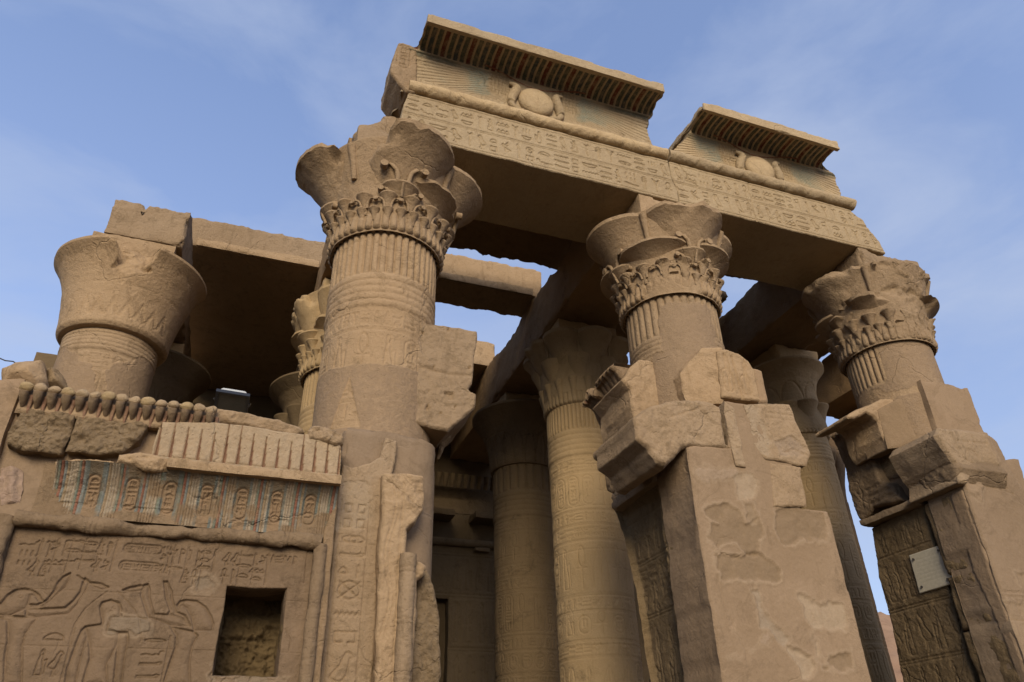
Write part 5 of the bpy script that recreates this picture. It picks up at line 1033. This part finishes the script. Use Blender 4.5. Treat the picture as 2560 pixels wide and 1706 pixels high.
part('cornice_ledge', 'sand', t, lambda b: (rbox(b, -.98, 1.07, 9.09, 9.6, 5.01, 5.13, .03, .008, .025, seed=11), slab(b, [(-1.52, 5.02), (-1.54, 5.14), (-1.30, 5.2), (-.95, 5.16), (-.97, 5.0), (-1.2, 4.96), (-1.35, 5.02)], 'Y', 9.14, .4, .014, .05, .025, 5, .015, seed=87, g=.6), slab(b, [(-2.17, 4.95), (-2.2, 5.06), (-2.0, 5.10), (-1.6, 5.12), (-1.52, 5.03), (-1.7, 4.94), (-1.95, 4.97)], 'Y', 9.34, .3, .014, .04, .03, 6, .02, seed=88, g=.65)))
def cobras(b):
    per = .1555
    def xw(U): f = ((U+1.16)/per) % 1; return f
    def hf_(U, V):
        f = np.abs(xw(U)); tt = np.clip((V-5.2)/.42, 0, 1); wdt = .24*(1-tt)**.8+.02; e = np.minimum(f, 1-f)*1.0; g_ = (f < wdt)
        return np.where((V > 5.2) & g_, -.075*(1-.6*f/np.maximum(wdt, .01)), 0)-.015*np.exp(-((V-5.19)/.012)**2)-.012*np.exp(-((V-5.16)/.008)**2)
    def C_(U, V):
        f = xw(U); tt = np.clip((V-5.2)/.42, 0, 1); wdt = .24*(1-tt)**.8+.02; m = (V > 5.2) & (f < wdt); c_ = np.zeros(U.shape+(4,))
        c_[..., :3] = np.where(m[..., None], (.21, .105, .075), np.where(((V < 5.19) & (np.sin(U*60) > .3))[..., None], (.2, .23, .19), (.36, .285, .195))); c_[..., 3] = np.where(m, .8, .45); return c_
    slab(b, [(-1.18, 5.11), (-1.2, 5.3), (-1.17, 5.64), (-.6, 5.72), (.5, 5.70), (.85, 5.74), (1.0, 5.72), (1.04, 5.5), (1.06, 5.13)], 'Y', 9.24, .4, .0105, .02, .008, 3, .008, hf_, C_, seed=89)
part('cobra_frieze', 'sand', t, cobras)
def buds(b):
    for i in range(15):
        x = -2.70+.148*i; r = .074*(1+.06*math.sin(i*2.3)); th = np.linspace(0, 2*np.pi, 20, endpoint=False); ph = np.linspace(-1.57, 1.57, 12)
        P = np.stack([x+r*np.cos(ph)[:, None]*np.cos(th), 9.24-.75*r*np.cos(ph)[:, None]*np.sin(th), 5.875+r*.78*np.sin(ph)[:, None]+0*th], -1); P += .012*np.stack([fbm(P, 9, 3, 40+k) for k in range(3)], -1)
        b.grid(P, (.36, .27, .165, .5) if i % 3 else (.34, .25, .12, .6), wv=True)
        tube(b, [(x, 9.34, 5.66), (x, 9.28, 5.72), (x, 9.22, 5.78), (x, 9.2, 5.82)], np.array([.022, .04, .054, .052]), 12, (.15, .105, .066, .6), amp=.008, seed=i)
        tube(b, [(x+.074, 9.33, 5.58), (x+.074, 9.31, 5.66), (x+.074, 9.30, 5.80)], np.array([.006, .022, .034]), 8, (.2, .085, .06, .6))
part('sun_disc_row', 'sand', t, lambda b: (buds(b), slab(b, [(-2.76, 5.58), (-2.76, 5.95), (-.52, 5.95), (-.5, 5.60)], 'Y', 9.32, .6, .03, .03, .01, 3, .01, seed=90)))
part('rough_stones', 'rough', t, lambda b: (slab(b, [(-2.72, 5.18), (-2.76, 5.3), (-2.68, 5.64), (-2.13, 5.62), (-2.12, 5.3), (-2.16, 5.12), (-2.5, 5.12)], 'Y', 9.30, .3, .014, .03, .035, 7, .012, seed=91, g=.65), slab(b, [(-2.11, 5.15), (-2.10, 5.62), (-1.3, 5.62), (-1.36, 5.42), (-1.5, 5.2), (-1.8, 5.16)], 'Y', 9.30, .3, .014, .03, .035, 7, .012, seed=92, g=.65)))
part('broken_top', 'sand', t, lambda b: (slab(b, polyY([(490, 935), (520, 940), (600, 952), (650, 962), (690, 975), (700, 985), (685, 1000), (600, 985), (500, 968)], 9.32), 'Y', 9.32, .9, .02, .06, .025, 4, .015, seed=93, g=.6), slab(b, polyY([(708, 985), (725, 975), (760, 980), (788, 995), (792, 1020), (775, 1025), (740, 1012), (712, 1008)], 9.2), 'Y', 9.2, .6, .014, .06, .03, 6, .012, seed=94, g=.6)))
part('painted_fragment', 'sand', t, lambda b: slab(b, polyY([(0, 1075), (25, 1068), (52, 1085), (55, 1125), (45, 1155), (0, 1160)], 9.44), 'Y', 9.44, .1, .014, .02, .02, 4, .012, lambda U, V: .02*np.sin(U*40+V*10), lambda U, V: np.broadcast_to(np.array([.34, .235, .18, .6]), U.shape+(4,)), seed=95))
# plastered end pier and broken stones at far left
tag(part('end_pier', 'plaster', None, lambda b: (rbox(b, -4.2, -2.78, 9.36, 10.6, 0, 6.02, .07, .015, .1, seed=12, warp=lambda P: P+np.stack([-.12*ss(4, 6, P[..., 2])*(P[..., 0] > -3.5)*0, 0*P[..., 0], .22*ss(-3.1, -2.7, -P[..., 0]-6.0)*0], -1)), )), 'smooth plastered end pier at the left end of the screen wall', 'pier')
for (pp, Y, lab, m_, s_) in (([(0, 880), (0, 842), (35, 826), (70, 822), (96, 820), (103, 845), (108, 870), (90, 892), (40, 888)], 9.65, 'larger pale broken stone on the end pier, at the left edge', 'sand', 96), ([(88, 892), (105, 862), (106, 840), (122, 838), (132, 842), (150, 868), (158, 893), (120, 896)], 9.9, 'smaller dark broken stone beside the pale one, above the row of sun discs', 'rough', 97)):
    tag(part('broken_stone', m_, None, lambda b: slab(b, polyY(pp, Y), 'Y', Y, .8, .02, .08, .03, 2, .012, seed=s_, back=True, bulge=.12)), lab, 'stone')
b = MB(); tube(b, [onY(-30, 806, 9.9), onY(0, 824, 9.9), onY(12, 829, 9.9), onY(30, 831, 9.9), onY(45, 840, 9.9)], .008, 6); tag(b.build('cable', plain('black_rubber', (.02, .02, .02), .6)), 'thin black cable over the stones at the far left edge', 'cable')
tag(part('broken_wall', 'rough', None, lambda b: slab(b, polyY([(2332, 1146), (2345, 1148), (2360, 1140), (2420, 1150), (2450, 1300), (2500, 1700), (2330, 1700)], 10.9), 'Y', 10.9, .8, .05, .1, .04, 2, .02, seed=98, back=True)), 'broken stub of wall at the right edge beyond the plaque pillar', 'wall')
# mud brick wall far behind the right doorway
def bricks(U, V):
    r_ = np.floor(V/.16); x = (U/.34+.5*(r_ % 2)) % 1; y = (V/.16) % 1; return -.03*((x < .07) | (y < .14))
b = MB(); slab(b, [(36, 0), (36, 7.2), (40, 7.0), (47, 7.3), (50, 7.1), (50, 0)], 'Y', 40, .6, .05, .03, .03, 1.5, .05, bricks, seed=99, back=True)
tag(b.build('brick_wall', M['rough']), 'distant brown brick wall below the rocky hill in the right doorway gap', 'wall')

# ------------------------------------------------------------------ floodlight on the screen wall
c0 = onY(533, 924, 9.58); t = thing('floodlight', 'grey floodlight with black rim lying on top of the screen wall', 'floodlight', tuple(c0-np.array([0, 0, .14])))
mt = plain('grey_metal', (.5, .49, .45), .5, .1); mk = plain('black_frame', (.018, .018, .02), .4); mg = plain('lamp_glass', (.05, .05, .045), .12)
tl = R_(62); ca_, sa_ = math.cos(tl), math.sin(tl)
def tf(P):
    P = np.asarray(P, float); y, z = P[..., 1]*ca_-P[..., 2]*sa_, P[..., 1]*sa_+P[..., 2]*ca_; a = R_(6); x = P[..., 0]
    return np.stack([x*math.cos(a)+c0[0], y+c0[1], z-x*math.sin(a)*.3+c0[2]], -1)
def frus(b, w0, h0, w1, h1, y0, y1, n=8):
    k = np.linspace(0, 1, n)
    def ring(w_, h_, y): return np.array([(-w_, y, -h_), (w_, y, -h_), (w_, y, h_), (-w_, y, h_)])
    R0, R1 = ring(w0, h0, y0), ring(w1, h1, y1)
    b.add(tf(np.concatenate([R0, R1])), [[0, 1, 2, 3], [7, 6, 5, 4], [0, 4, 5, 1], [1, 5, 6, 2], [2, 6, 7, 3], [3, 7, 4, 0]], None, False)
b = MB(); frus(b, .20, .15, .14, .09, 0.0, .16)
for i in range(9): frus(b, .006, .09, .006, .07, .15, .19) if False else b.add(tf(np.array([(-.1+.025*i+a*.006, yy, zz_) for yy in (.155, .19) for a, zz_ in ((-1, -.07), (1, -.07), (1, .07), (-1, .07))])), [[0, 1, 2, 3], [7, 6, 5, 4], [0, 4, 5, 1], [1, 5, 6, 2], [2, 6, 7, 3], [3, 7, 4, 0]], None, False)
b.build('housing', mt, t)
b = MB()
for (x0, x1, z0, z1) in ((-.215, .215, .14, .165), (-.215, .215, -.165, -.14), (-.215, -.185, -.14, .14), (.185, .215, -.14, .14)):
    b.add(tf(np.array([(x0, -.04, z0), (x1, -.04, z0), (x1, -.04, z1), (x0, -.04, z1), (x0, .02, z0), (x1, .02, z0), (x1, .02, z1), (x0, .02, z1)])), [[0, 1, 2, 3], [7, 6, 5, 4], [0, 4, 5, 1], [1, 5, 6, 2], [2, 6, 7, 3], [3, 7, 4, 0]], None, False)
rim_o = b.build('rim', mk, t)
b = MB(); frus(b, .186, .141, .186, .141, -.02, -.005); b.build('glass', mg, rim_o)
b = MB(); tube(b, [tf((.225, .02, 0)), tf((.235, .08, -.05)), tf((.22, .16, -.16)), tf((-.22, .16, -.16)), tf((-.235, .08, -.05)), tf((-.225, .02, 0))], .012, 8); b.build('bracket', mk, t)
